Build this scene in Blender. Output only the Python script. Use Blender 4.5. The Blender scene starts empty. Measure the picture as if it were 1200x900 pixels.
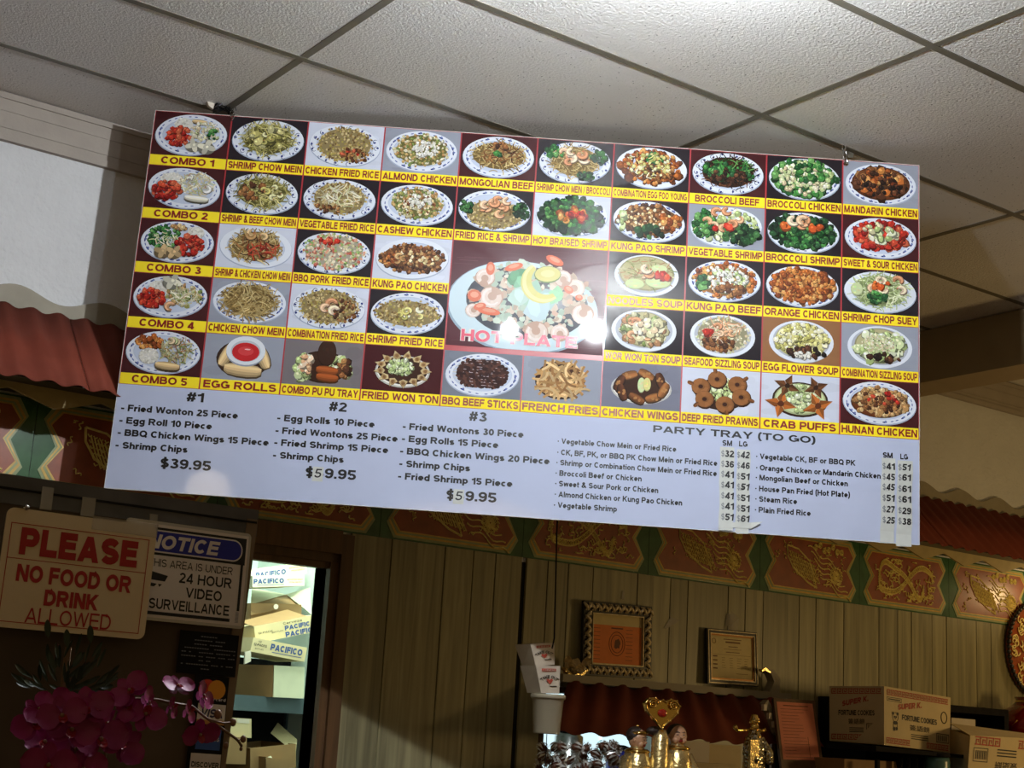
import bpy, bmesh, math, random
import numpy as np
from mathutils import Vector, Matrix
random.seed(7)
S = bpy.context.scene
COL = S.collection
PI = math.pi

# ---------------------------------------------------------------- camera
EYE = 1.5                                   # camera height above the floor
YAW, PITCH, ROLL, FPX = 0.618184326, 0.22700743, 0.0590480892, 1746.56894
def _axes():
    cy, sy, cp, sp = math.cos(YAW), math.sin(YAW), math.cos(PITCH), math.sin(PITCH)
    f = np.array([sy*cp, cy*cp, sp]); r = np.array([cy, -sy, 0.]); u = np.cross(r, f)
    return math.cos(ROLL)*r+math.sin(ROLL)*u, -math.sin(ROLL)*r+math.cos(ROLL)*u, f
CR, CU, CF = _axes()
cam = bpy.data.objects.new('camera', bpy.data.cameras.new('camera')); COL.objects.link(cam)
cam.matrix_world = Matrix([[CR[0], CU[0], -CF[0], 0], [CR[1], CU[1], -CF[1], 0], [CR[2], CU[2], -CF[2], EYE], [0, 0, 0, 1]])
cam.data.sensor_width = 36; cam.data.lens = FPX/1200*36; cam.data.clip_start = 0.05
S.camera = cam
S.view_settings.view_transform = 'Standard'; S.view_settings.look = 'None'
S.view_settings.gamma = 1; S.view_settings.use_curve_mapping = False
S.view_settings.exposure = 0.0

# ---------------------------------------------------------------- world
world = bpy.data.worlds.new('room_glow'); S.world = world; world.use_nodes = True
world.node_tree.nodes['Background'].inputs[0].default_value = (1.0, 0.66, 0.24, 1)
world.node_tree.nodes['Background'].inputs[1].default_value = 0.115

def lamp(name, kind, loc, power, color, size=0.1, rot=(0, 0, 0), sizey=None):
    d = bpy.data.lights.new(name, kind); d.energy = power; d.color = color
    if kind == 'AREA':
        d.size = size
        if sizey: d.shape = 'RECTANGLE'; d.size_y = sizey
    elif kind != 'SUN': d.shadow_soft_size = size
    o = bpy.data.objects.new(name, d); COL.objects.link(o); o.location = (loc[0], loc[1], loc[2]+EYE); o.rotation_euler = rot
    return o
BULB = 6200.0
lamp('warm_front_fill', 'AREA', (-1.2, -1.6, 1.8), 6, (1.0, 0.70, 0.36), 0.9)  # unseen fill behind the camera, added for dim warm front light
lamp('far_ceiling_bulb', 'POINT', (-2.46, -0.10, 1.75), 5, (1.0, 0.80, 0.55), 0.15)
lamp('warm_wall_lamp', 'POINT', (6.62, 4.28, 0.82), 3.0, (1.0, 0.70, 0.32), 0.04)
lamp('warm_room_lamp', 'POINT', (6.3, 2.5, 0.2), 34, (1.0, 0.66, 0.26), 0.15)
lamp('storeroom_light', 'AREA', (2.7, 5.15, 1.35), 34, (0.80, 1.0, 0.86), 0.5)
lamp('kitchen_light', 'AREA', (4.2, 5.2, 0.6), 9, (0.82, 0.94, 1.0), 0.6)

# ---------------------------------------------------------------- maths helpers (camera-origin coordinates)
H = 1.875; YW = 4.58
def ray(x, y): return CR*(x-600)/FPX-CU*(y-450)/FPX+CF
def at(x, y, Y=YW): q = ray(x, y); return q/q[1]*Y
def atX(x, y, X): q = ray(x, y); return q/q[0]*X
def V3(*a): return np.array(a, float)
def lin(c):
    return tuple(((v/255)/12.92 if v/255 <= .04045 else ((v/255+.055)/1.055)**2.4) for v in c)

# ---------------------------------------------------------------- materials
def mat(name, col, rough=.6, metal=0, spec=.5, noise=None, bump=None, coat=0, coat_rough=.1, emit=None, attr=False, alpha=None, wood=None, trans=0):
    m = bpy.data.materials.new(name); m.use_nodes = True
    nt = m.node_tree; b = nt.nodes['Principled BSDF']; L = nt.links
    c = (*col, 1)
    b.inputs['Base Color'].default_value = c
    b.inputs['Roughness'].default_value = rough; b.inputs['Metallic'].default_value = metal
    b.inputs['Specular IOR Level'].default_value = spec
    b.inputs['Coat Weight'].default_value = coat; b.inputs['Coat Roughness'].default_value = coat_rough
    b.inputs['Transmission Weight'].default_value = trans
    tc = nt.nodes.new('ShaderNodeTexCoord')
    if attr:
        a = nt.nodes.new('ShaderNodeAttribute'); a.attribute_name = 'Col'; L.new(a.outputs['Color'], b.inputs['Base Color'])
    if noise:                                # (scale, amount)
        n = nt.nodes.new('ShaderNodeTexNoise'); n.inputs['Scale'].default_value = noise[0]; n.inputs['Detail'].default_value = 5
        L.new(tc.outputs['Object'], n.inputs['Vector'])
        r = nt.nodes.new('ShaderNodeValToRGB'); a = noise[1]
        r.color_ramp.elements[0].color = tuple(v*(1-a) for v in col)+(1,); r.color_ramp.elements[1].color = tuple(min(1, v*(1+a)) for v in col)+(1,)
        r.color_ramp.elements[0].position = .3; r.color_ramp.elements[1].position = .7
        L.new(n.outputs['Fac'], r.inputs[0]); L.new(r.outputs[0], b.inputs['Base Color'])
    if wood:                                 # (stretch vector, amount)
        mp = nt.nodes.new('ShaderNodeMapping'); mp.inputs['Scale'].default_value = wood[0]; L.new(tc.outputs['Object'], mp.inputs['Vector'])
        n = nt.nodes.new('ShaderNodeTexNoise'); n.inputs['Scale'].default_value = 1; n.inputs['Detail'].default_value = 6; n.inputs['Distortion'].default_value = .8
        L.new(mp.outputs[0], n.inputs['Vector'])
        oi = nt.nodes.new('ShaderNodeObjectInfo')
        mx = nt.nodes.new('ShaderNodeVectorMath'); mx.operation = 'ADD'; L.new(mp.outputs[0], mx.inputs[0]); L.new(oi.outputs['Random'], mx.inputs[1])
        sc = nt.nodes.new('ShaderNodeVectorMath'); sc.operation = 'SCALE'; sc.inputs['Scale'].default_value = 40
        cb = nt.nodes.new('ShaderNodeCombineXYZ'); L.new(oi.outputs['Random'], cb.inputs[0]); L.new(cb.outputs[0], sc.inputs[0]); L.new(sc.outputs[0], mx.inputs[1])
        L.new(mx.outputs[0], n.inputs['Vector'])
        r = nt.nodes.new('ShaderNodeValToRGB'); a = wood[1]
        r.color_ramp.elements[0].color = tuple(v*(1-a) for v in col)+(1,); r.color_ramp.elements[1].color = tuple(min(1, v*(1+a)) for v in col)+(1,)
        r.color_ramp.elements[0].position = .3; r.color_ramp.elements[1].position = .7
        L.new(n.outputs['Fac'], r.inputs[0])
        hv = nt.nodes.new('ShaderNodeHueSaturation'); L.new(r.outputs[0], hv.inputs['Color'])
        mr = nt.nodes.new('ShaderNodeMapRange'); mr.inputs['To Min'].default_value = .82; mr.inputs['To Max'].default_value = 1.15
        L.new(oi.outputs['Random'], mr.inputs[0]); L.new(mr.outputs[0], hv.inputs['Value'])
        L.new(hv.outputs[0], b.inputs['Base Color'])
    if bump:                                 # (kind, scale, strength, distance)
        if bump[0] == 'voronoi':
            n = nt.nodes.new('ShaderNodeTexVoronoi'); o = n.outputs['Distance']
        else:
            n = nt.nodes.new('ShaderNodeTexNoise'); n.inputs['Detail'].default_value = 4; o = n.outputs['Fac']
        n.inputs['Scale'].default_value = bump[1]; L.new(tc.outputs['Object'], n.inputs['Vector'])
        bp = nt.nodes.new('ShaderNodeBump'); bp.inputs['Strength'].default_value = bump[2]; bp.inputs['Distance'].default_value = bump[3]
        L.new(o, bp.inputs['Height']); L.new(bp.outputs[0], b.inputs['Normal'])
    if emit:
        b.inputs['Emission Color'].default_value = (*emit[0], 1); b.inputs['Emission Strength'].default_value = emit[1]
    if alpha is not None: b.inputs['Alpha'].default_value = alpha
    return m

M = {}
M['print'] = mat('gloss_print', (.8, .8, .8), .6, attr=True, spec=.1, coat=.9, coat_rough=.045, bump=('noise', 260, .02, .002))
M['printmatt'] = mat('matt_print', (.8, .8, .8), .55, attr=True)
M['boardwhite'] = mat('board_white', lin((186, 194, 219)), .6, spec=.1, coat=.9, coat_rough=.045, bump=('noise', 260, .02, .002), noise=(9, .02))
M['boardedge'] = mat('board_foam_edge', lin((225, 222, 215)), .7, noise=(60, .05))
M['ink'] = mat('black_ink', (.006, .006, .007), .4, coat=.6, coat_rough=.08)
M['inkmatt'] = mat('black_ink_matt', (.01, .01, .011), .6)
M['redink'] = mat('dark_red_ink', lin((132, 12, 18)), .4, coat=.6, coat_rough=.08)
M['tilewhite'] = None
def ceiling_mat():
    m = bpy.data.materials.new('pitted_ceiling_tile'); m.use_nodes = True; nt = m.node_tree; L = nt.links; b = nt.nodes['Principled BSDF']
    tc = nt.nodes.new('ShaderNodeTexCoord')
    n = nt.nodes.new('ShaderNodeTexNoise'); n.inputs['Scale'].default_value = 120; n.inputs['Detail'].default_value = 2; n.inputs['Roughness'].default_value = .6
    v = nt.nodes.new('ShaderNodeTexVoronoi'); v.inputs['Scale'].default_value = 48; v.inputs['Randomness'].default_value = 1
    for q in (n, v): L.new(tc.outputs['Object'], q.inputs['Vector'])
    r = nt.nodes.new('ShaderNodeValToRGB'); r.color_ramp.elements[0].position = .07; r.color_ramp.elements[1].position = .13
    r.color_ramp.elements[0].color = (.10, .095, .085, 1); r.color_ramp.elements[1].color = (.80, .79, .77, 1); L.new(v.outputs['Distance'], r.inputs[0])
    L.new(r.outputs[0], b.inputs['Base Color'])
    ma = nt.nodes.new('ShaderNodeMath'); ma.operation = 'MULTIPLY_ADD'; ma.inputs[1].default_value = 1.6; L.new(r.outputs[0], ma.inputs[2]); L.new(n.outputs['Fac'], ma.inputs[0])
    bp = nt.nodes.new('ShaderNodeBump'); bp.inputs['Strength'].default_value = .6; bp.inputs['Distance'].default_value = .0045
    L.new(ma.outputs[0], bp.inputs['Height']); L.new(bp.outputs[0], b.inputs['Normal'])
    b.inputs['Roughness'].default_value = .30
    return m
M['tile'] = ceiling_mat()
M['rail'] = mat('ceiling_rail_paint', lin((112, 108, 96)), .45, noise=(20, .1))
M['plaster'] = mat('textured_white_plaster', lin((214, 215, 216)), .55, bump=('noise', 48, .9, .008), noise=(12, .03))
M['crown'] = mat('crown_paint', lin((164, 154, 143)), .6, bump=('noise', 70, .3, .003), noise=(14, .05))
M['beam'] = mat('beam_paint', lin((150, 132, 100)), .6, bump=('noise', 60, .2, .003), noise=(10, .05))
M['plank'] = mat('olive_wood_plank', lin((150, 143, 108)), .42, wood=((34, 34, 1.6), .34))
M['plankshadowgap'] = mat('gap_dark', (.01, .008, .005), .9, noise=(20, .2))
M['darkwood'] = mat('brown_door_wood', lin((94, 66, 38)), .5, wood=((50, 50, 2.5), .25))
M['redroof'] = mat('red_corrugated_sheet', lin((116, 54, 39)), .8, spec=.2, noise=(9, .10))
M['scallop'] = mat('scallop_board_paint', lin((150, 142, 124)), .6, noise=(18, .08))
M['scallopw'] = mat('lower_scallop_paint', lin((176, 158, 108)), .6, noise=(18, .1))
M['green'] = mat('frieze_green', lin((58, 98, 62)), .22, noise=(16, .25), coat=.6, coat_rough=.15)
M['palegreen'] = mat('frieze_pale_green', lin((150, 160, 112)), .3, coat=.5, noise=(16, .12))
M['friezered'] = mat('frieze_red', lin((146, 70, 34)), .4, noise=(20, .2), coat=.4, coat_rough=.2)
M['friezeline'] = mat('frieze_gold_line', lin((206, 168, 84)), .32, metal=.1, noise=(40, .15))
M['relief'] = mat('gold_relief', lin((255, 224, 140)), .4, metal=.0, noise=(60, .2))
M['blackframe'] = mat('black_frame', (.02, .017, .015), .35, noise=(40, .3))
M['black'] = mat('black_plastic', (.010, .009, .009), .8, spec=.15, noise=(30, .3))
M['grey'] = mat('grey_tape_band', lin((84, 82, 80)), .55, noise=(14, .3))
M['tan'] = mat('tan_edge_post', lin((120, 98, 74)), .5, noise=(12, .2))
M['partition'] = mat('brown_partition', lin((78, 62, 46)), .6, noise=(6, .25))
M['cream'] = mat('cream_sign', lin((226, 206, 166)), .45, noise=(8, .05))
M['signred'] = mat('sign_red', lin((172, 26, 30)), .45)
M['signwhite'] = mat('sign_white', lin((226, 218, 212)), .4, noise=(8, .04))
M['blue'] = mat('sign_blue', lin((28, 38, 150)), .4)
M['alu'] = mat('aluminium_edge', lin((190, 188, 186)), .35, metal=.7)
M['tape'] = mat('clear_tape', lin((190, 182, 168)), .3, alpha=.42)
M['papertape'] = mat('price_tape_paper', lin((196, 198, 192)), .5, noise=(30, .05))
M['hand'] = mat('marker_ink', (.01, .01, .012), .5)
M['faded'] = mat('faded_grey_ink', lin((120, 124, 130)), .5)
M['chrome'] = mat('chrome', (.75, .75, .74), .12, metal=1)
M['wire'] = mat('dark_wire', (.04, .04, .045), .3, metal=.8)
M['gold'] = mat('polished_gold', lin((240, 214, 150)), .2, metal=.85, bump=('noise', 90, .5, .004))
M['goldsmooth'] = mat('smooth_gold', lin((240, 204, 120)), .14, metal=1)
M['skin'] = mat('statuette_face', lin((205, 156, 120)), .35, noise=(30, .05))
M['hair'] = mat('statuette_hair', (.03, .018, .014), .5, bump=('noise', 120, .6, .004))
M['gem'] = mat('red_gem', lin((150, 30, 20)), .15, coat=.6)
M['mouth'] = mat('painted_mouth', lin((120, 24, 24)), .4)
M['carton'] = mat('cream_carton', lin((206, 186, 142)), .6, noise=(12, .06))
M['cartonbr'] = mat('brown_carton', lin((150, 116, 74)), .7, noise=(12, .08))
M['cartonlt'] = mat('pale_carton', lin((214, 210, 180)), .6, noise=(12, .06))
M['cartonred'] = mat('carton_red', lin((178, 72, 56)), .6)
M['printblue'] = mat('carton_blue_ink', lin((52, 76, 128)), .6)
M['white'] = mat('white_card', lin((206, 194, 176)), .5, noise=(14, .03))
M['bucket'] = mat('translucent_plastic', lin((190, 178, 150)), .35, trans=.3)
M['orangepaper'] = mat('orange_paper', lin((232, 128, 52)), .6, noise=(30, .06))
M['yellowpaper'] = mat('yellow_paper', lin((220, 200, 140)), .6, noise=(30, .05))
M['pinkpaper'] = mat('pink_paper', lin((218, 130, 104)), .6, noise=(14, .06))
M['brownink'] = mat('brown_ink', lin((110, 60, 26)), .6)
M['ornate'] = mat('ornate_silver', lin((226, 206, 166)), .3, metal=.15, noise=(60, .35))
M['redvase'] = mat('glossy_red_glaze', lin((120, 14, 14)), .12, coat=1, coat_rough=.05)
M['petal'] = mat('pink_orchid_petal', lin((138, 22, 92)), .5, noise=(26, .18))
M['petaledge'] = mat('pale_pink_petal_edge', lin((222, 128, 168)), .5)
M['lip'] = mat('orchid_lip', lin((150, 26, 40)), .4)
M['bud'] = mat('orchid_bud', lin((128, 94, 66)), .5, noise=(20, .1))
M['stem'] = mat('brown_stem', lin((110, 84, 60)), .6, noise=(20, .1))
M['leaf'] = mat('dark_leaf', lin((34, 52, 34)), .45, noise=(20, .2))
M['floor'] = mat('floor_tile', lin((70, 48, 28)), .5, noise=(6, .1))
M['storewall'] = mat('storeroom_wall', lin((228, 240, 232)), .7, noise=(5, .03))
M['steelblue'] = mat('blue_grey_shelf', lin((70, 86, 92)), .5, noise=(20, .1))
M['counter'] = mat('dark_counter', lin((60, 44, 30)), .35, noise=(12, .2))
M['steel'] = mat('brushed_steel', (.6, .58, .54), .2, metal=1)
M['teal'] = mat('teal_plastic', lin((80, 118, 116)), .3)
M['foil'] = mat('clear_wrapper', lin((226, 226, 220)), .12, metal=.35, coat=.5)
M['cookie'] = mat('brown_cookie', lin((92, 54, 34)), .5)
M['bulb'] = mat('glowing_bulb', (.9, .9, .9), .5, emit=((.90, .95, 1.0), BULB))
M['bulb2'] = mat('second_glowing_bulb', (.9, .9, .9), .5, emit=((.90, .95, 1.0), BULB*.05))
M['glow'] = mat('bright_kitchen_window', (.8, .9, .95), .5, emit=((.62, .84, .92), 1.1))
M['enamel'] = mat('white_enamel', (.7, .7, .69), .35, noise=(10, .03))

# ---------------------------------------------------------------- objects
def loc_of(o):
    v = V3(0, 0, 0)
    while o is not None: v = v+np.array(o.location); o = o.parent
    return v
def thing(name, label, cat, loc, group=None, kind=None):
    o = bpy.data.objects.new(name, None); COL.objects.link(o); o.empty_display_size = .05
    o.location = (loc[0], loc[1], loc[2]+EYE)
    if label: o['label'] = label
    if cat: o['category'] = cat
    if group: o['group'] = group
    if kind: o['kind'] = kind
    return o
def tag(o, label=None, cat=None, group=None, kind=None):
    for k, v in (('label', label), ('category', cat), ('group', group), ('kind', kind)):
        if v: o[k] = v
    return o
def mesh_obj(name, vs, fs, m, parent=None, smooth=False, origin=None, cols=None):
    """vs in camera-origin coordinates; the mesh is stored relative to its parent's place (or its own base)."""
    vs = np.array(vs, float); vs = vs+V3(0, 0, EYE)
    if parent is not None: base = loc_of(parent)
    else:
        lo, hi = vs.min(0), vs.max(0); base = V3((lo[0]+hi[0])/2, (lo[1]+hi[1])/2, lo[2])
    me = bpy.data.meshes.new(name); me.from_pydata([tuple(v) for v in vs-base], [], [tuple(f) for f in fs]); 
    ms = m if isinstance(m, (list, tuple)) else [m]
    for k in ms: me.materials.append(k)
    if smooth: me.shade_smooth()
    if cols is not None:
        a = me.color_attributes.new('Col', 'FLOAT_COLOR', 'CORNER')
        arr = np.ones((len(me.loops), 4), np.float32); i = 0
        for f, c in zip(fs, cols): arr[i:i+len(f), :3] = c; i += len(f)
        a.data.foreach_set('color', arr.ravel())
    me.update()
    o = bpy.data.objects.new(name, me); COL.objects.link(o)
    if parent is not None: o.parent = parent
    else: o.location = base
    return o

class MB:
    def __init__(s): s.v = []; s.f = []
    def add(s, vs, fs): n = len(s.v); s.v += [np.array(p, float) for p in vs]; s.f += [tuple(i+n for i in f) for f in fs]; return s
    def box(s, lo, hi, bev=0):
        x0, y0, z0 = lo; x1, y1, z1 = hi
        return s.hexa([(x0, y0, z0), (x1, y0, z0), (x1, y1, z0), (x0, y1, z0)], [(x0, y0, z1), (x1, y0, z1), (x1, y1, z1), (x0, y1, z1)])
    def hexa(s, b, t):
        return s.add(list(b)+list(t), [(0, 3, 2, 1), (4, 5, 6, 7), (0, 1, 5, 4), (1, 2, 6, 5), (2, 3, 7, 6), (3, 0, 4, 7)])
    def prism(s, pts, d):                      # polygon pts extruded by vector d
        n = len(pts); d = np.array(d, float); top = [np.array(p)+d for p in pts]
        return s.add(list(pts)+top, [tuple(range(n-1, -1, -1)), tuple(range(n, 2*n))]+[(i, (i+1) % n, n+(i+1) % n, n+i) for i in range(n)])
    def tube(s, path, r, seg=6, cap=True):
        path = [np.array(p, float) for p in path]; n = len(path); rs = r if hasattr(r, '__len__') else [r]*n
        vs = []; prev = None
        for i, p in enumerate(path):
            t = path[min(i+1, n-1)]-path[max(i-1, 0)]; t = t/(np.linalg.norm(t)+1e-12)
            a = prev if prev is not None else (V3(0, 0, 1) if abs(t[2]) < .9 else V3(1, 0, 0))
            a = a-t*(a@t); a = a/(np.linalg.norm(a)+1e-12); b = np.cross(t, a); prev = a
            vs += [p+rs[i]*(math.cos(2*PI*k/seg)*a+math.sin(2*PI*k/seg)*b) for k in range(seg)]
        fs = [(i*seg+k, i*seg+(k+1) % seg, (i+1)*seg+(k+1) % seg, (i+1)*seg+k) for i in range(n-1) for k in range(seg)]
        if cap: fs += [tuple(range(seg-1, -1, -1)), tuple((n-1)*seg+k for k in range(seg))]
        return s.add(vs, fs)
    def lathe(s, c, prof, seg=20, axis=(0, 0, 1), ax=None):
        c = np.array(c, float); z = np.array(axis, float); z /= np.linalg.norm(z)
        a = V3(1, 0, 0) if abs(z[0]) < .8 else V3(0, 1, 0); a = a-z*(a@z); a /= np.linalg.norm(a); b = np.cross(z, a)
        vs = [c+z*h+r*(math.cos(2*PI*k/seg)*a+math.sin(2*PI*k/seg)*b) for r, h in prof for k in range(seg)]
        n = len(prof)
        fs = [(i*seg+k, i*seg+(k+1) % seg, (i+1)*seg+(k+1) % seg, (i+1)*seg+k) for i in range(n-1) for k in range(seg)]
        fs += [tuple(range(seg-1, -1, -1)), tuple((n-1)*seg+k for k in range(seg))]
        return s.add(vs, fs)
    def ball(s, c, r, seg=12, rings=8, sc=(1, 1, 1), ax=None):
        c = np.array(c, float); ax = ax or (V3(1, 0, 0), V3(0, 1, 0), V3(0, 0, 1))
        vs = []
        for i in range(1, rings):
            th = PI*i/rings
            for k in range(seg):
                ph = 2*PI*k/seg
                vs.append(c+r*(sc[0]*math.sin(th)*math.cos(ph)*ax[0]+sc[1]*math.sin(th)*math.sin(ph)*ax[1]+sc[2]*math.cos(th)*ax[2]))
        vs += [c+r*sc[2]*ax[2], c-r*sc[2]*ax[2]]; t, bo = len(vs)-2, len(vs)-1
        fs = [(i*seg+k, (i+1)*seg+k, (i+1)*seg+(k+1) % seg, i*seg+(k+1) % seg) for i in range(rings-2) for k in range(seg)]
        fs += [(t, k, (k+1) % seg) for k in range(seg)]+[(bo, (rings-2)*seg+(k+1) % seg, (rings-2)*seg+k) for k in range(seg)]
        return s.add(vs, fs)
    def build(s, name, m, parent=None, smooth=False): return mesh_obj(name, s.v, s.f, m, parent, smooth)

# ---------------------------------------------------------------- lettering: a bold grotesque drawn stroke by stroke
def _font(t):
    h = t/2; c = 1-h; X = .73; xc = X-h; R = lambda w: w-h
    def arc(cx, cy, rx, ry, a0, a1, n=9): return [(cx+rx*math.cos(math.radians(a0+(a1-a0)*i/n)), cy+ry*math.sin(math.radians(a0+(a1-a0)*i/n))) for i in range(n+1)]
    def O(w, y0=0., y1=1., n=20): return ('o', arc(w/2, (y0+y1)/2, w/2-h, (y1-y0)/2-h, 0, 360, n))
    S_ = lambda *p: ('s', list(p)); B_ = lambda p: ('b', p)
    def ess(w, y0, y1): r = (y1-y0-t)/4; m = (y0+y1)/2; return B_(arc(w/2, m+r, w/2-h*1.05, r, 22, 270, 9)+arc(w/2, m-r, w/2-h, r, 90, -158, 9)[1:])
    G = {}
    def g(ch, w, *st): G[ch] = (w, st)
    g('A', .94, S_((h*.9, 0), (.47, .96)), S_((.94-h*.9, 0), (.47, .96)), B_([(.2, .29), (.74, .29)]))
    g('B', .86, S_((h, 0), (h, 1)), B_([(h, c), (.48, c)]+arc(.50, (c+.53)/2, .80-h-.50, (c-.53)/2, 90, -90, 7)+[(h, .53)]), B_([(h, .53), (.52, .53)]+arc(.52, (h+.53)/2, .86-h-.52, (.53-h)/2, 90, -90, 7)+[(h, h)]))
    g('C', .90, B_(arc(.45, .5, .45-h, .5-h, 42, 318, 16)))
    g('D', .88, S_((h, 0), (h, 1)), B_([(h, c), (.40, c)]+arc(.40, .5, .88-h-.40, .5-h, 90, -90, 10)+[(h, h)]))
    g('E', .78, S_((h, 0), (h, 1)), B_([(h, c), (.76, c)]), B_([(h, .52), (.72, .52)]), B_([(h, h), (.78, h)]))
    g('F', .74, S_((h, 0), (h, 1)), B_([(h, c), (.74, c)]), B_([(h, .50), (.68, .50)]))
    g('G', .94, B_(arc(.45, .5, .45-h, .5-h, 42, 312, 15)+[(.94-h, .20)]), B_([(.94-h, .10), (.94-h, .52)]), B_([(.94, .46), (.50, .46)]))
    g('H', .86, S_((h, 0), (h, 1)), S_((.86-h, 0), (.86-h, 1)), B_([(h, .52), (.86-h, .52)]))
    g('I', t*1.05, S_((h, 0), (h, 1)))
    g('J', .68, ('b', [(.68-h, 1), (.68-h, .32)]+arc(.34, .32, .34-h, .32-h, 0, -172, 9)))
    g('K', .90, S_((h, 0), (h, 1)), S_((.86-h*.8, 1), (h, .33)), S_((.34, .58), (.90-h, 0)))
    g('L', .74, S_((h, 0), (h, 1)), B_([(h, h), (.74, h)]))
    g('M', 1.04, S_((h, 0), (h, 1)), S_((1.04-h, 0), (1.04-h, 1)), S_((h*1.2, 1), (.52, .02)), S_((1.04-h*1.2, 1), (.52, .02)))
    g('N', .86, S_((h, 0), (h, 1)), S_((.86-h, 0), (.86-h, 1)), S_((h*1.1, 1), (.86-h*1.1, 0)))
    g('O', .98, O(.98)); g('Q', .98, O(.98), B_([(.56, .28), (.94, .0)]))
    g('P', .82, S_((h, 0), (h, 1)), B_([(h, c), (.46, c)]+arc(.48, (c+.44)/2, .82-h-.48, (c-.44)/2, 90, -90, 8)+[(h, .44)]))
    g('R', .90, S_((h, 0), (h, 1)), B_([(h, c), (.50, c)]+arc(.52, (c+.48)/2, .86-h-.52, (c-.48)/2, 90, -90, 8)+[(h, .48)]), S_((.46, .48), (.88-h, 0)))
    g('S', .84, ess(.84, 0, 1)); g('T', .84, S_((.42, 0), (.42, 1)), B_([(0, c), (.84, c)]))
    g('U', .86, ('b', [(h, 1), (h, .36)]+arc(.43, .36, .43-h, .36-h, 180, 360, 11)+[(.86-h, 1)]))
    g('V', .90, S_((h*.9, 1), (.45, .04)), S_((.90-h*.9, 1), (.45, .04)))
    g('W', 1.26, S_((h*.9, 1), (.33, .04)), S_((.63, .96), (.33, .04)), S_((.63, .96), (.93, .04)), S_((1.26-h*.9, 1), (.93, .04)))
    g('X', .88, S_((h, 0), (.88-h, 1)), S_((h, 1), (.88-h, 0)))
    g('Y', .90, S_((h*.9, 1), (.45, .42)), S_((.90-h*.9, 1), (.45, .42)), S_((.45, 0), (.45, .44)))
    g('Z', .80, B_([(.04, c), (.80, c)]), B_([(0, h), (.80, h)]), S_((h*1.2, h), (.80-h*1.2, c)))
    W = .70
    g('a', W, B_(arc(.33, xc-.17, .30-h*.6, .17, 155, 0, 7)+[(.64-h, .0)]), ('o', arc(.30, .215, .30-h, .215-h*.9, 0, 360, 14)), B_([(.56, .40), (.30, .40)]))
    g('b', W, S_((h, 0), (h, 1)), O(W, 0, X)); g('d', W, S_((W-h, 0), (W-h, 1)), O(W, 0, X)); g('o', .74, O(.74, 0, X))
    g('c', .66, B_(arc(.35, X/2, .35-h, X/2-h, 48, 312, 13))); g('e', .70, B_([(h, X/2-.01), (.70-h, X/2-.01)]+arc(.35, X/2, .35-h, X/2-h, 0, 318, 15)))
    g('f', .44, B_([(.46, c)]+arc(.36, c-.14, .18, .14, 90, 180, 5)+[(.18, 0)]), B_([(0, X-h*.8), (.44, X-h*.8)]))
    g('g', W, O(W, 0, X), B_([(W-h, X), (W-h, -.02)]+arc(W/2, -.04, W/2-h, .16, 0, -160, 8)))
    g('h', .68, S_((h, 0), (h, 1)), B_([(h, xc-.22)]+arc(.34, xc-.21, .34-h, .21, 180, 0, 9)+[(.68-h, 0)]))
    g('i', t, S_((h, 0), (h, X)), B_([(h, .84), (h, 1)])); g('l', t, S_((h, 0), (h, 1)))
    g('j', t+.1, B_([(h+.1, X), (h+.1, -.1), (0, -.16)]), B_([(h+.1, .84), (h+.1, 1)]))
    g('k', .70, S_((h, 0), (h, 1)), S_((.66-h*.8, X), (h, .24)), S_((.30, .44), (.70-h, 0)))
    def arch(x0, x1): m = (x0+x1)/2; return B_([(x0, xc-.22)]+arc(m, xc-.19, (x1-x0)/2, .19, 180, 0, 9)+[(x1, 0)])
    g('m', 1.08, S_((h, 0), (h, X)), arch(h, .54), arch(.54, 1.08-h)); g('n', .68, S_((h, 0), (h, X)), arch(h, .68-h))
    g('p', W, S_((h, -.27), (h, X)), O(W, 0, X)); g('q', W, S_((W-h, -.27), (W-h, X)), O(W, 0, X))
    g('r', .46, S_((h, 0), (h, X)), B_([(h, xc-.22)]+arc(.42, xc-.24, .42-h, .24, 180, 85, 6)))
    g('s', .64, ess(.64, 0, X)); g('t', .42, B_([(.17, .94), (.17, .22)]+arc(.31, .20, .14, .20-h*.9, 180, 285, 6)), B_([(0, X-h*.8), (.42, X-h*.8)]))
    g('u', .68, B_([(h, X), (h, .28)]+arc(.34, .26, .34-h, .26-h, 180, 360, 9)), S_((.68-h, 0), (.68-h, X)))
    g('v', .68, S_((h*.9, X), (.34, .03)), S_((.68-h*.9, X), (.34, .03))); g('x', .68, S_((h, 0), (.68-h, X)), S_((h, X), (.68-h, 0)))
    g('w', .98, S_((h*.9, X), (.26, .03)), S_((.49, X), (.26, .03)), S_((.49, X), (.72, .03)), S_((.98-h*.9, X), (.72, .03)))
    g('y', .68, S_((h*.9, X), (.35, .05)), B_([(.68-h*.9, X+.05), (.34, -.08), (.24, -.19), (.06, -.19)])); g('z', .62, B_([(.03, xc), (.62, xc)]), B_([(0, h), (.62, h)]), S_((h, h), (.62-h, xc)))
    D = .70
    g('0', D, O(D)); g('1', .50, S_((.50-h, 0), (.50-h, 1)), B_([(.50-h, .90), (.30, .76), (.0, .70)]))
    g('2', D, B_(arc(.35, .69, .35-h, .31-h, 165, -20, 10)+[(h*1.1, h*1.4)]), B_([(0, h), (D, h)]))
    g('3', D, B_(arc(.34, .745, .31-h, .255-h, 160, -80, 9)), B_(arc(.34, .285, .36-h, .285-h, 88, -162, 10)), B_([(.26, .53), (.40, .53)]))
    g('4', .74, S_((.74-h*2.1, 0), (.74-h*2.1, 1)), B_([(.0, .27), (.74, .27)]), B_([(.74-h*2.1, .97), (h*.7, .27)]))
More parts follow.
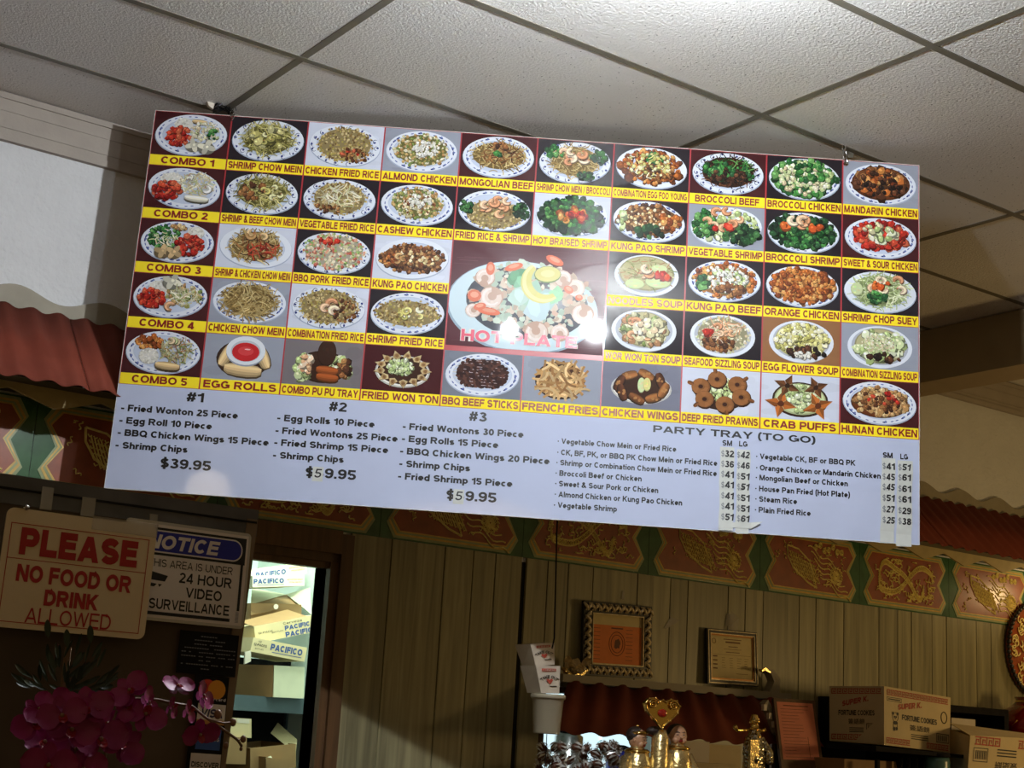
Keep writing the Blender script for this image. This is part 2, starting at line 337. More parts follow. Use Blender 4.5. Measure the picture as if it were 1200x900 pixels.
    g('5', D, B_([(.64, c), (.15, c), (.11, .50)]), B_(arc(.34, .32, .36-h, .32-h, 132, -160, 11)))
    g('6', D, O(D, 0, .64), B_([(h, .32), (h, .52)]+arc(.37, .56, .37-h, .44-h, 178, 32, 9))); g('9', D, O(D, .36, 1), B_([(D-h, .68), (D-h, .48)]+arc(.33, .44, .37-h, .44-h, -2, -148, 9)))
    g('7', D, B_([(0, c), (.66, c)]), S_((.60, c), (.24, 0))); g('8', D, O(D*.94, .48, 1.0), O(D, 0, .58))
    g('$', D, ess(D, .03, .97), B_([(D/2, -.12), (D/2, 1.12)])); g('#', .78, S_((.16, 0), (.32, 1)), S_((.46, 0), (.62, 1)), B_([(.06, .68), (.76, .68)]), B_([(.02, .32), (.72, .32)]))
    g('&', .92, B_([(.90, .04), (.30, .62)]+arc(.40, .78, .17, .22-h*.8, 200, -40, 9)+[(.22, .42)]+arc(.34, .26, .34-h, .26-h, 125, 330, 9)+[(.78, .44)]))
    g('(', .34, B_([(.30, 1.05), (.16, .85), (h, .62), (h, .28), (.16, .02), (.30, -.2)])); g(')', .34, B_([(.04, 1.05), (.18, .85), (.34-h, .62), (.34-h, .28), (.18, .02), (.04, -.2)]))
    g('-', .40, B_([(0, .36), (.40, .36)])); g('.', t, B_([(h, 0), (h, t*1.05)])); g(',', t, B_([(h, t), (h, 0), (h*.4, -.16)])); g('/', .40, S_((.04, 0), (.36, 1)))
    g('\u2022', .26, ('f', [(.13+.13*math.cos(a), .44+.13*math.sin(a)) for a in [2*PI*k/10 for k in range(10)]])); g(' ', .32)
    return G
_fonts = {}; _tc = {}
def _stroke(V, Fs, kind, pts, t):
    h = t/2
    if kind == 'f': n = len(V); V += pts; Fs.append(tuple(range(n, n+len(pts)))); return
    P = [np.array(p, float) for p in pts]; closed = kind == 'o'
    if closed: P = P[:-1]
    ylo, yhi = min(p[1] for p in pts), max(p[1] for p in pts)
    if kind == 's':
        d = P[-1]-P[0]; sn = abs(d[1])/np.linalg.norm(d); w = h*min(1/max(sn, .1), 1.6)*(.94 if sn < .999 else 1); n = len(V)
        V += [(P[0][0]-w, P[0][1]), (P[0][0]+w, P[0][1]), (P[-1][0]+w, P[-1][1]), (P[-1][0]-w, P[-1][1])]; Fs.append((n, n+1, n+2, n+3)); return
    n = len(P); base = len(V)
    for i in range(n):
        a = P[i-1] if (closed or i > 0) else None; b = P[(i+1) % n] if (closed or i < n-1) else None
        d1 = (P[i]-a)/(np.linalg.norm(P[i]-a)+1e-9) if a is not None else None; d2 = (b-P[i])/(np.linalg.norm(b-P[i])+1e-9) if b is not None else None
        if d1 is None: d1 = d2
        if d2 is None: d2 = d1
        m = d1+d2; m = m/(np.linalg.norm(m)+1e-9); nn = np.array([-m[1], m[0]]); k = 1/max(.5, nn@np.array([-d1[1], d1[0]]))
        for s in (1, -1):
            q = P[i]+nn*h*k*s
            V.append(tuple(q))
    for i in range(n if closed else n-1):
        a, b = base+2*i, base+2*((i+1) % n); Fs.append((a, a+1, b+1, b))
def glyphs(s, bold=.02, shear=0):
    """bold 0 = regular weight, .02 and more = bold"""
    k = (s, bold, shear)
    if k in _tc: return _tc[k]
    if any(ord(ch) > 0x3000 for ch in s):
        cu = bpy.data.curves.new('t', 'FONT'); cu.body = s; cu.size = 1; cu.offset = 0; cu.resolution_u = 2
        o = bpy.data.objects.new('t', cu); COL.objects.link(o)
        me = bpy.data.meshes.new_from_object(o.evaluated_get(bpy.context.evaluated_depsgraph_get()))
        v = np.array([q.co[:2] for q in me.vertices]).reshape(-1, 2); f = [tuple(p.vertices) for p in me.polygons]
        bpy.data.objects.remove(o); bpy.data.curves.remove(cu); bpy.data.meshes.remove(me)
        v2, f2 = [], []
        for dx, dy in ((0, 0), (.02, .01)):
            n = len(v2); v2 += [(a+dx, b+dy) for a, b in v]; f2 += [tuple(i+n for i in q) for q in f]
        v = np.array(v2); v = (v-v.min(0))/(v.max(0)-v.min(0))*np.array([2.9, 1]); v = np.array([(p[0], p[1], i % 2) for i, p in enumerate(v)]); v[:, 2] = 0; _tc[k] = (v, f2); return _tc[k]
    t = .13+bold*2.6
    if t not in _fonts: _fonts[t] = _font(t)
    G = _fonts[t]; V, Fs, lay = [], [], []; x = 0
    for ch in s:
        w, st = G[ch]; v, f = [], []
        for li, (kind, p) in enumerate(st):
            n0 = len(v); _stroke(v, f, kind, p, t); lay += [li]*(len(v)-n0)
        n = len(V); V += [(x+a+shear*b, b) for a, b in v]; Fs += [tuple(i+n for i in q) for q in f]; x += w+(.075 if bold > .02 else .12)
    _tc[k] = (np.array([(a, b, l) for (a, b), l in zip(V, lay)], float).reshape(-1, 3), Fs); return _tc[k]
CAPH = None
class Sheet:
    """a flat local frame: P(x, y, z) = o + x*ex + y*ey + z*n, x right, y up, z out of the surface"""
    def __init__(s, o, ex, ey, n): s.o, s.ex, s.ey, s.n = o, ex, ey, n
    def P(s, x, y, z=0): return s.o+x*s.ex+y*s.ey+z*s.n
    def text(s, mb, t, x0, x1, yb, cap, z=.0008, bold=.02, shear=0, align='fit'):
        v, f = glyphs(t, bold, shear)
        if not len(v): return
        lo, hi = v.min(0), v.max(0)
        sy = cap
        if align == 'fit': sx = (x1-x0)/(hi[0]-lo[0]); ox = x0
        else: sx = sy*align; ox = (x0+x1)/2-(hi[0]-lo[0])*sx/2
        mb.add([s.P(ox+(p[0]-lo[0])*sx, yb+p[1]*sy, z+p[2]*3e-5) for p in v], f)
    def rect(s, mb, x0, y0, x1, y1, z=.0005): mb.add([s.P(x0, y0, z), s.P(x1, y0, z), s.P(x1, y1, z), s.P(x0, y1, z)], [(0, 1, 2, 3)])
    def slab(s, mb, x0, y0, x1, y1, z0, z1):
        mb.hexa([s.P(x0, y0, z0), s.P(x1, y0, z0), s.P(x1, y1, z0), s.P(x0, y1, z0)], [s.P(x0, y0, z1), s.P(x1, y0, z1), s.P(x1, y1, z1), s.P(x0, y1, z1)])
    def frame(s, mb, x0, y0, x1, y1, w, z0, z1=None):
        for a in ((x0, y0, x1, y0+w), (x0, y1-w, x1, y1), (x0, y0+w, x0+w, y1-w), (x1-w, y0+w, x1, y1-w)):
            if z1 is None: s.rect(mb, *a, z0)
            else: s.slab(mb, *a, z0, z1)
def sheet_px(tl, tr, bl, Y):
    """a sheet on the plane Y whose corners show at these places; unit axes, returns sheet (origin bottom left), width, height, px->xy"""
    yy = Y if hasattr(Y, '__len__') else (Y, Y, Y)
    A, B, D = at(*tl, yy[0]), at(*tr, yy[1]), at(*bl, yy[2])
    w = np.linalg.norm(B-A); h = np.linalg.norm(D-A); ex = (B-A)/w; ey = (A-D)/h; n = np.cross(ex, ey); n /= np.linalg.norm(n)
    sh = Sheet(D, ex, ey, n)
    a = np.array([[tr[0]-tl[0], bl[0]-tl[0]], [tr[1]-tl[1], bl[1]-tl[1]]], float); ai = np.linalg.inv(a)
    def uv(x, y): q = ai@np.array([x-tl[0], y-tl[1]]); return q[0]*w, (1-q[1])*h
    sh.w, sh.h, sh.uv = w, h, uv
    return sh

# ================================================================ SETTING
# floor
tag(MB().box((-3, -3, -EYE-.05), (9, 7.5, -EYE)).build('floor', M['floor']), kind='structure')
# ceiling: slab, rails and tiles
ceil = tag(MB().box((-3, -2.2, H+.05), (9, YW+.1, H+.12)).build('ceiling', M['plankshadowgap']), kind='structure')
XL = [1.80+1.2525*k for k in range(-3, 7)]; YL = [-.74, -.11, .52, 1.15, 1.782, 2.413, 3.056, 3.690, 4.225, YW]
tile_mesh = {}
for i in range(len(XL)-1):
    for j in range(len(YL)-1):
        if XL[i] > 8 or XL[i+1] < -1.5: continue
        a, b, c, d = XL[i]+.008, YL[j]+.008, XL[i+1]-.008, YL[j+1]-.008
        key = (j >= 7, round(d-b, 3))
        if key not in tile_mesh:
            o = MB().box((a, b, H+.0015), (c, d, H+.02)).build('ceiling_tile', M['tile'], ceil); tile_mesh[key] = (o.data, a, b)
        else:
            me, a0, b0 = tile_mesh[key]; o = bpy.data.objects.new('ceiling_tile', me); COL.objects.link(o); o.parent = ceil; o.location = (a-a0, b-b0, 0)
for x in XL:
    if -1.6 < x < 8: MB().box((x-.012, -2.2, H-.0005), (x+.012, YW, H+.006)).build('ceiling_rail', M['rail'], ceil)
for y in YL[:-1]: MB().box((-3, y-.012, H-.001), (9, y+.012, H+.004)).build('ceiling_rail', M['rail'], ceil)
# back wall: stud panel with the doorway and the serving hatch left open, plaster above, planks below
DX0, DX1, DZ = 1.80, 2.515, .525
HX0, HX1, HZ = 3.49, 4.70, .165
wb = MB()
wb.box((-3, YW, .62), (9, YW+.08, H+.02))
for x0, x1, z0, z1 in ((-3, DX0, -EYE, .62), (DX0, DX1, DZ, .62), (DX1, HX0, -EYE, .62), (HX0, HX1, HZ, .62), (HX0, HX1, -EYE, -.34), (HX1, 9, -EYE, .62)):
    wb.box((x0, YW, z0), (x1, YW+.08, z1))
wall = tag(wb.build('wall_back', M['plaster']), kind='structure')
ZP = .636
pxs = [(411, 625), (458.3, 633), (520.7, 639), (554, 643), (580, 646), (611, 650)]
pxr = [(616, 651), (641, 655), (665, 658), (694, 662), (746, 669), (784.5, 674), (805, 677), (852, 683), (872, 686), (893, 689), (935, 695), (954.5, 698), (987, 703), (1028, 709), (1050, 712), (1066, 714), (1090, 718), (1107, 720), (1142, 725), (1159, 727), (1195, 732), (1222, 738)]
edges = [[at(x, y, YW)[0] for x, y in pxs], [at(x, y, YW)[0] for x, y in pxr]+[6.75, 6.93, 7.1, 7.35, 7.6]]
gapw = .0018
for run in edges:
    for a, b in zip(run, run[1:]):
        segs = [(-EYE, ZP)]
        if a < HX1 and b > HX0+.01: segs = [(HZ+.005, ZP)]
        for z0, z1 in segs:
            t = random.uniform(.009, .0105)
            MB().hexa([(a+gapw/2+.002, YW-t, z0), (b-gapw/2-.002, YW-t, z0), (b-gapw/2, YW-.001, z0), (a+gapw/2, YW-.001, z0)],
                      [(a+gapw/2+.002, YW-t, z1), (b-gapw/2-.002, YW-t, z1), (b-gapw/2, YW-.001, z1), (a+gapw/2, YW-.001, z1)]).build('wall_plank', M['plank'], wall)
MB().box((2.6, YW-.0009, -EYE), (HX0-.02, YW+.0005, .62)).build('plank_backing', M['plankshadowgap'], wall)
MB().box((HX1+.02, YW-.0009, -EYE), (7.6, YW+.0005, .62)).build('plank_backing', M['plankshadowgap'], wall)
MB().box((HX0-.02, YW-.0009, HZ+.01), (HX1+.02, YW+.0005, .62)).build('plank_backing', M['plankshadowgap'], wall)
for x in (1.2, 1.36, 1.52, 1.66):
    MB().box((x-.16, YW-.009, -EYE), (x-.004, YW-.001, ZP)).build('wall_plank', M['plank'], wall)
# scraps of tape left on the planks
for p in (((786, 723), (797, 727), (781, 737), (778, 736)), ((729, 692), (732, 692), (731, 703), (728, 702)), ((852, 719), (861, 721), (859, 737), (850, 733))):
    q = [at(x, y, YW-.012) for x, y in p]
    MB().prism(q, (0, -.0006, 0)).build('tape_scrap', M['tape'], wall)
# crown band, with mouldings
MB().box((-3, YW-.014, 1.715), (9, YW, H)).build('trim_1', M['crown'])
tag(bpy.data.objects['trim_1'], kind='structure'); t1 = bpy.data.objects['trim_1']
for z, d, w in ((1.715, .022, .022), (1.757, .017, .003), (1.812, .017, .003), (1.852, .020, .020)):
    MB().box((-3, YW-d, z), (9, YW-.014, z+w)).build('moulding', M['crown'], t1)
# beam crossing the ceiling on the right
tag(MB().box((5.30, -2.2, 1.63), (5.52, YW-.06, H-.004)).build('trim_2', M['beam']), kind='structure')
# doorway
dr = thing('door_1', None, None, (2.15, YW, -EYE), kind='structure')
MB().box((DX1, YW-.03, -EYE), (DX1+.03, YW+.08, DZ)).build('door_jamb', M['darkwood'], dr)
MB().box((DX0-.03, YW-.03, DZ), (DX1+.03, YW+.14, DZ+.03)).build('door_head', M['darkwood'], dr)
MB().box((DX0-.03, YW-.03, -EYE), (DX0, YW+.14, DZ)).build('door_jamb', M['darkwood'], dr)
MB().box((DX1+.03, YW-.045, -EYE), (DX1+.078, YW-.001, DZ+.1)).build('door_casing', M['darkwood'], dr)
MB().box((DX0-.2, YW-.045, DZ+.03), (DX1+.03, YW-.001, DZ+.11)).build('door_casing', M['darkwood'], dr)
MB().box((DX0-.03, YW-.02, DZ-.022), (DX1, YW+.02, DZ)).build('door_stop', M['darkwood'], dr)

# painted frieze of relief panels
fr = thing('trim_3', None, None, (4, YW, .636), kind='structure')
TW = .6335; X0 = 2.7125; FZ0, FZ1 = .637, .917
def ribbon(mb, pts, w, y, th=.003):
    w = w*1.25
    mb.tube([(p[0], y, p[1]) for p in pts], w, 4, cap=False)
def dragon(cx, flip, dense):
    """gold relief in the panel: a winged bird with wavy tail feathers and a sun, or a coiled dragon"""
    mb = MB(); y = YW-.0155; rnd = random.Random(int(cx*1000)); s = -1 if flip else 1
    def P(a, b): return (cx+s*a, FZ0+.14+b)
    if not dense:
        # body and wing
        for k in range(13):
            a0 = -.13+.012*k; ribbon(mb, [P(a0-.01, .05-.004*k), P(a0+.01, .0-.003*k), P(a0+.035, -.05-.002*k)], .0022, y)
        for r in range(6):
            for k in range(9):
                px, pz = -.15+.019*k+.006*r, .055-.018*r-.004*k
                ribbon(mb, [P(px, pz), P(px+.006, pz-.008), P(px+.013, pz-.003)], .0019, y)
        ribbon(mb, [P(-.16, .075), P(-.155, .03), P(-.12, -.02), P(-.03, -.075), P(.03, -.095)], .0034, y)
        ribbon(mb, [P(-.16, .075), P(-.09, .065), P(-.02, .02), P(.03, -.095)], .0030, y)
        for k in range(6):
            pts = [P(-.03+.045*t+.02*k, .085-.03*k-.018*t+.011*math.sin(t*2.6+k)) for t in np.linspace(0, 4, 14)]
            ribbon(mb, pts, .0024, y)
        for k in range(34):
            a, b = rnd.uniform(-.215, .215), rnd.uniform(-.085, .095); th = rnd.uniform(0, 6.3)
            if -.17 < a < .0 and -.08 < b < .08: continue
            pts = [P(a+.008*t*math.cos(th)+.006*math.sin(t*2.4)*math.sin(th), b+.008*t*math.sin(th)-.006*math.sin(t*2.4)*math.cos(th)) for t in np.linspace(0, 4, 9)]
            ribbon(mb, [(x, max(FZ0+.045, min(FZ1-.05, z))) for x, z in pts], .0017, y)
        c = P(.155, -.03)
        for k in range(16):
            a = 2*PI*k/16
            ribbon(mb, [(c[0]+r*math.cos(a+.35*math.sin(r*260)), c[1]+r*math.sin(a+.35*math.sin(r*260))) for r in (.016, .024, .032, .042)], .0021, y)
        for rr in (.018, .012, .006): ribbon(mb, [(c[0]+rr*math.cos(a), c[1]+rr*math.sin(a)) for a in np.linspace(0, 2*PI, 13)], .0024, y)
        for k in range(7):
            cc = P(.02+.028*k, .085+.012*math.sin(k*2))
            ribbon(mb, [(cc[0]+.012*math.cos(a), cc[1]+.012*math.sin(a)) for a in np.linspace(0, 2*PI, 9)], .0024, y)
            ribbon(mb, [(cc[0]+.005*math.cos(a), cc[1]+.005*math.sin(a)) for a in np.linspace(0, 2*PI, 7)], .0024, y)
    else:
        path = [P(.20*math.cos(t*.95)*(.55+.45*math.sin(t*.31+1)), .07*math.sin(t*1.9)+.01*math.cos(t*5)) for t in np.linspace(0, 6.4, 90)]
        for off in (-.011, .011):
            ribbon(mb, [(p[0], p[1]+off) for p in path], .0026, y)
        for i in range(0, 88, 1):
            p = path[i]; ribbon(mb, [(p[0]-.006, p[1]+.008), (p[0], p[1]-.002), (p[0]+.006, p[1]+.008)], .0019, y)
            ribbon(mb, [(p[0]-.004, p[1]-.002), (p[0], p[1]-.01), (p[0]+.005, p[1]-.002)], .0017, y)
        for k in range(70):
            a, b = rnd.uniform(-.21, .21), rnd.uniform(-.10, .09); th = rnd.uniform(0, 6.3)
            pts = [P(a+.010*t*math.cos(th)+.007*math.sin(t*2.2)*math.sin(th), b+.010*t*math.sin(th)-.007*math.sin(t*2.2)*math.cos(th)) for t in np.linspace(0, 4, 9)]
            pts = [(x, max(FZ0+.045, min(FZ1-.05, z))) for x, z in pts]
            ribbon(mb, pts, .0022, y)
        for cxx, czz in ((-.18, -.06), (.17, -.07), (.05, -.085), (-.06, .07)):
            c = P(cxx, czz)
            for k in range(5):
                a = PI*(.1+.2*k)
                ribbon(mb, [c, (c[0]+.02*math.cos(a), c[1]+.02*math.sin(a)), (c[0]+.03*math.cos(a+.5), c[1]+.026*math.sin(a+.5))], .0023, y)
    return mb
def hexpts(cx, dx, z0, z1, nar, y):
    """the zigzag-sided panel outline: widest a little above the foot, pinched halfway up"""
    zm = (z0+z1)/2; h = z1-z0; w = TW/2-dx
    R = [(w-.045, z0), (w-.012, z0+h*.20), (w-.058, zm), (w-.012, z1-h*.20), (w-.045, z1)]
    return [(cx+a, y, z) for a, z in R]+[(cx-a, y, z) for a, z in R[::-1]]
for k in range(-5, 8):
    cx = X0+TW*(k+.5)
    p = MB().box((cx-TW/2+.001, YW-.008, FZ0), (cx+TW/2-.001, YW-.0005, FZ1)).build('painted_panel', M['green'], fr)
    for dx, zz, y, th, m in ((.012, .018, YW-.010, .002, 'palegreen'), (.022, .030, YW-.0115, .0015, 'green') if False else (.020, .027, YW-.0112, .0012, 'friezeline'), (.027, .034, YW-.0122, .001, 'palegreen'), (.033, .040, YW-.013, .001, 'friezeline'), (.038, .045, YW-.0138, .0009, 'friezered')):
        MB().prism(hexpts(cx, dx, FZ0+zz-.012, FZ1-zz+.012, 0, y), (0, .003, 0)).build('panel_layer', M[m], p)
    if k >= -3: dragon(cx, False, k in (1, 4, 7, -1)).build('gold_relief', M['relief'], p)

# decorative corrugated roof over the frieze: one sheet per panel length, scalloped boards above and below
def corr_sheet(xa, xb, yt, zt, yb, zb, per, amp, th=.002, steps=8, flare=0):
    n = max(2, int((xb-xa)/per*steps)); vs = []; nrm = V3(0, zt-zb, -(yb-yt)); nrm = V3(0, -(zt-zb), (yt-yb)); nrm /= np.linalg.norm(nrm)
    for j in range(2):
        for i in range(n+1):
            x = xa+(xb-xa)*i/n; a = amp*math.cos(2*PI*x/per)
            y, z = (yt, zt) if j == 0 else (yb, zb)
            if j: x -= flare*(1-i/n)
            vs.append((x, y+nrm[1]*a, z+nrm[2]*a)); vs.append((x, y+nrm[1]*(a-th), z+nrm[2]*(a-th)))
    w = 2*(n+1); fs = []
    for i in range(n):
        o = 2*i
        fs += [(o, o+2, o+2+w, o+w), (o+1, o+1+w, o+3+w, o+3), (o, o+1, o+3, o+2), (o+w, o+2+w, o+3+w, o+1+w)]
    fs += [(0, w, w+1, 1), (w-2, w-1, 2*w-1, 2*w-2)]
    mb = MB(); mb.add(vs, [tuple(f) for f in fs]); return mb
canopy = thing('roof_canopy', 'long red corrugated mock roof running along the back wall above the dragon frieze', 'canopy', (3, YW, .92))
RT, RB, RY = (YW-.035, 1.185), (YW-.30, .915), None
xs = [-1.6]
while xs[-1] < 8: xs.append(xs[-1]+1.0)
xs = [-1.6, -.52, .48, 1.503, 2.503, 3.503, 4.503, 5.503, 6.503, 7.6]
for a, b in zip(xs, xs[1:]):
    corr_sheet(a, b-.002, RT[0], RT[1]+(.004 if a < 2 else 0), RB[0], RB[1], .0862, .0076).build('roof_sheet', M['redroof'], canopy, True)
def scallop(xa, xb, y0, y1, zbase, zmid, amp, per, ph, up=True, sharp=False):
    n = int((xb-xa)/per*16); top = []
    for i in range(n+1):
        x = xa+(xb-xa)*i/n; c = math.cos(2*PI*(x-ph)/per)
        if sharp: c = 1-2*abs(((x-ph)/per) % 1-.5)*2
        top.append((x, zmid+amp*c))
    mb = MB(); vs = []; 
    for x, z in top: vs += [(x, y0, zbase), (x, y0, z), (x, y1, z), (x, y1, zbase)]
    fs = []
    for i in range(n):
        o = 4*i; fs += [(o, o+4, o+5, o+1), (o+1, o+5, o+6, o+2), (o+2, o+6, o+7, o+3), (o+3, o+7, o+4, o)]
    mb.add(vs, fs+[(0, 1, 2, 3), (4*n+3, 4*n+2, 4*n+1, 4*n)]); return mb
scallop(-1.6, 7.6, YW-.02, YW-.002, 1.17, 1.243, .019, .29, 1.33).build('scalloped_top_board', M['scallop'], canopy)
scallop(-1.6, 7.6, RB[0]+.14, RB[0]+.15, .93, .885, .022, .29, 1.45, sharp=True).build('scalloped_lower_board', M['scallopw'], canopy)
MB().box((-1.6, RB[0]+.05, .925), (7.6, YW-.002, .937)).build('soffit_board', M['blackframe'], canopy)

# serving hatch: frame
hw = thing('window_1', None, None, ((HX0+HX1)/2, YW, -.34), kind='structure')
for a in (((HX0-.02, YW-.012, -.34), (HX0, YW+.12, HZ)), ((HX1, YW-.012, -.34), (HX1+.02, YW+.12, HZ)), ((HX0, YW-.012, HZ-.02), (HX1, YW+.12, HZ)), ((HX0, YW-.05, -.36), (HX1, YW+.12, -.34))):
    MB().box(*a).build('hatch_frame', M['darkwood'], hw)
# kitchen behind the hatch, store room behind the door
tag(MB().box((3.15, 6.9, -EYE), (6.4, 6.95, H)).build('wall_kitchen', M['storewall']), kind='structure')
tag(MB().box((1.0, 6.3, -EYE), (3.1, 6.35, H)).build('wall_storeroom', M['storewall']), kind='structure')
tag(MB().box((3.10, YW+.1, -EYE), (3.15, 6.9, H)).build('wall_divider', M['storewall']), kind='structure')
tag(MB().box((1.0, YW+.1, H-.2), (6.4, 6.9, H-.15)).build('ceiling_rear', M['storewall']), kind='structure')
kw = thing('window_2', None, None, (4.6, 6.85, -.5), kind='structure')
for i in range(4):
    x = 4.75+.30*i; MB().box((x, 6.84, -.42), (x+.27, 6.86, .35)).build('window_pane', M['glow'], kw)
MB().box((4.7, 6.83, -.46), (6.0, 6.88, -.42)).build('window_sill', M['storewall'], kw)

# ================================================================ THE MENU BOARD
C0 = V3(2.59861693, 3.59991884, 1.22763266); ba, bb, bg = -.6069415, -.02146161, -.00945588
_ux = V3(math.cos(ba), math.sin(ba), 0); _n = V3(math.sin(ba), -math.cos(ba), 0); _up = math.cos(bb)*V3(0, 0, 1)+math.sin(bb)*_n
E1 = math.cos(bg)*_ux+math.sin(bg)*_up; E2 = -math.sin(bg)*_ux+math.cos(bg)*_up; BN = np.cross(E1, E2); BW, BH = 2.44, 1.22
TLc = C0-BW/2*E1+BH/2*E2
B = Sheet(TLc, E1, E2, BN)                      # x right, y up (so everything on it has negative y)
def buv(x, y): q = ray(x, y); t = (C0@BN)/(q@BN); p = q*t-TLc; return p@E1, p@E2
board = thing('menu_board', 'large hanging white menu board with rows of dish photos and party tray prices', 'menu board', tuple(C0-BH/2*E2))
mb = MB(); B.slab(mb, 0, -BH, BW, 0, -.012, 0); mb.build('panel', M['boardwhite'], board)
mb = MB(); B.frame(mb, -.0012, -BH-.0012, BW+.0012, .0012, .0015, -.0122, .0002); mb.build('panel_edge', M['boardedge'], board)

class Print:
    def __init__(s, sh, x0, y0, x1, y1, rnd, z=.0003): s.sh, s.b, s.r = sh, (x0, y0, x1, y1), rnd; s.v, s.f, s.c = [], [], []; s.z = z
    def poly(s, pts, col, jit=0):
        x0, y0, x1, y1 = s.b; j = 1+s.r.uniform(-jit, jit)
        n = len(s.v)
        for x, y in pts: s.v.append(s.sh.P(min(max(x, x0), x1), min(max(y, y0), y1), s.z))
        g_ = sum(col)/3; col = tuple((q*.88+g_*.12)*.96 for q in col) if col != (250, 226, 44) else col
        s.f.append(tuple(range(n, n+len(pts)))); s.c.append(tuple(min(1, max(0, q*j)) for q in lin(col))); s.z += 4e-6
    def ell(s, cx, cy, rx, ry, col, n=28, rot=0, jit=0):
        s.poly([(cx+rx*math.cos(a)*math.cos(rot)-ry*math.sin(a)*math.sin(rot), cy+rx*math.cos(a)*math.sin(rot)+ry*math.sin(a)*math.cos(rot)) for a in [2*PI*k/n for k in range(n)]], col, jit)
    def blob(s, cx, cy, r, col, jit=.15, asp=1, n=7):
        th = s.r.uniform(0, 6.3); sx, sy = 1, asp
        ps = []
        for k in range(n):
            a = -2*PI*k/n if False else 2*PI*k/n; q = r*s.r.uniform(.72, 1.15)
            u, v = q*math.cos(a)*sx, q*math.sin(a)*sy; ps.append((cx+u*math.cos(th)-v*math.sin(th), cy+u*math.sin(th)+v*math.cos(th)))
        s.poly(ps, col, jit)
    def arc(s, cx, cy, r, w, a0, a1, col, n=8, jit=.08, asp=1):
        A = [a0+(a1-a0)*k/n for k in range(n+1)]
        for i in range(n):
            w1 = w*(.55+.45*math.sin(PI*(i+.2)/n)); w2 = w*(.55+.45*math.sin(PI*(i+1.2)/n))
            s.poly([(cx+(r-w1)*math.cos(A[i]), cy+asp*(r-w1)*math.sin(A[i])), (cx+(r+w1)*math.cos(A[i]), cy+asp*(r+w1)*math.sin(A[i])), (cx+(r+w2)*math.cos(A[i+1]), cy+asp*(r+w2)*math.sin(A[i+1])), (cx+(r-w2)*math.cos(A[i+1]), cy+asp*(r-w2)*math.sin(A[i+1]))], col, jit)
    def strand(s, cx, cy, L, w, col, jit=.15):
        th = s.r.uniform(-.9, .9)+(PI if s.r.random() < .5 else 0)+s.r.choice((0, 0, PI/2)); k = s.r.uniform(-1.6, 1.6); pts = []
        x, y = cx-L/2*math.cos(th), cy-L/2*math.sin(th); c = []
        for i in range(6): c.append((x, y, th)); x += L/5*math.cos(th); y += L/5*math.sin(th); th += k/5
        up = [(x-w*math.sin(t), y+w*math.cos(t)) for x, y, t in c]; dn = [(x+w*math.sin(t), y-w*math.cos(t)) for x, y, t in c]
        j = 1+s.r.uniform(-jit, jit)
        for i in range(5): s.poly([dn[i], dn[i+1], up[i+1], up[i]], tuple(q*j for q in col))
    def capsule(s, cx, cy, L, w, th, col):
        c, sn = math.cos(th), math.sin(th)
        for k, (ww, sh_) in enumerate(((1, .72), (.8, .9), (.5, 1.08), (.22, 1.2))):
            ps = [(L*.5*math.cos(a)*(1 if abs(math.cos(a)) > .3 else 1), w*ww*math.sin(a)) for a in [2*PI*i/14 for i in range(14)]]
            ps = [(math.copysign(min(abs(x)*1.25, L*.5), x), y+w*.12*k) for x, y in ps]
            s.poly([(cx+x*c-y*sn, cy+x*sn+y*c) for x, y in ps], tuple(min(255, q*sh_) for q in col))
    def build(s, name, m, parent): return mesh_obj(name, s.v, s.f, m, parent, cols=s.c)

PAL = dict(
 noodle=[(196, 168, 104), (166, 134, 72), (216, 192, 128), (128, 100, 52), (178, 150, 88)],
 olive=[(164, 158, 78), (128, 120, 54), (196, 186, 104), (98, 92, 40), (182, 176, 120), (218, 206, 130)],
 rice=[(176, 146, 84), (200, 174, 112), (140, 110, 56), (214, 190, 130), (110, 84, 44), (168, 152, 70)],
 brown=[(120, 70, 34), (152, 94, 46), (88, 48, 26), (176, 120, 64), (70, 38, 22)],
 red=[(206, 44, 26), (180, 28, 20), (222, 70, 40), (150, 20, 18), (214, 96, 60)],
 green=[(40, 110, 46), (66, 142, 60), (26, 76, 34), (100, 160, 80), (40, 92, 50)],
 dkgreen=[(22, 58, 30), (34, 82, 40), (14, 40, 22), (58, 110, 54)],
 pale=[(226, 220, 186), (204, 196, 150), (236, 232, 208), (190, 200, 140), (214, 190, 150)],
 white=[(240, 238, 230), (222, 220, 208), (232, 228, 214), (206, 202, 188)],
 pork=[(226, 214, 176), (236, 226, 196), (208, 196, 150), (200, 96, 76), (140, 176, 92), (222, 150, 120)],
 almond=[(206, 196, 150), (150, 146, 74), (176, 130, 76), (120, 140, 66), (230, 222, 190), (196, 160, 96)],
 nut=[(226, 200, 140), (196, 150, 90), (240, 224, 180), (150, 92, 50), (120, 64, 34)],
 orange=[(196, 104, 36), (216, 134, 58), (160, 76, 26), (226, 160, 84), (130, 58, 24)],
 shrimp=[(236, 190, 150), (226, 168, 122), (244, 214, 180), (216, 146, 100)],
 dark=[(60, 34, 22), (84, 46, 28), (42, 26, 18), (110, 64, 38), (30, 20, 16)],
 soup=[(188, 180, 130), (150, 140, 92), (210, 204, 160), (170, 120, 80), (120, 140, 70)],
 egg=[(222, 214, 132), (206, 196, 104), (236, 230, 168), (176, 170, 90), (240, 236, 200)],
 cabbage=[(206, 220, 160), (180, 200, 128), (228, 234, 196), (160, 180, 110)],
 fry=[(206, 164, 106), (186, 138, 80), (222, 186, 130), (150, 104, 58)],
 carrot=[(232, 104, 36), (214, 84, 30)],
 sauce=[(110, 52, 20), (90, 38, 16), (136, 70, 28)])
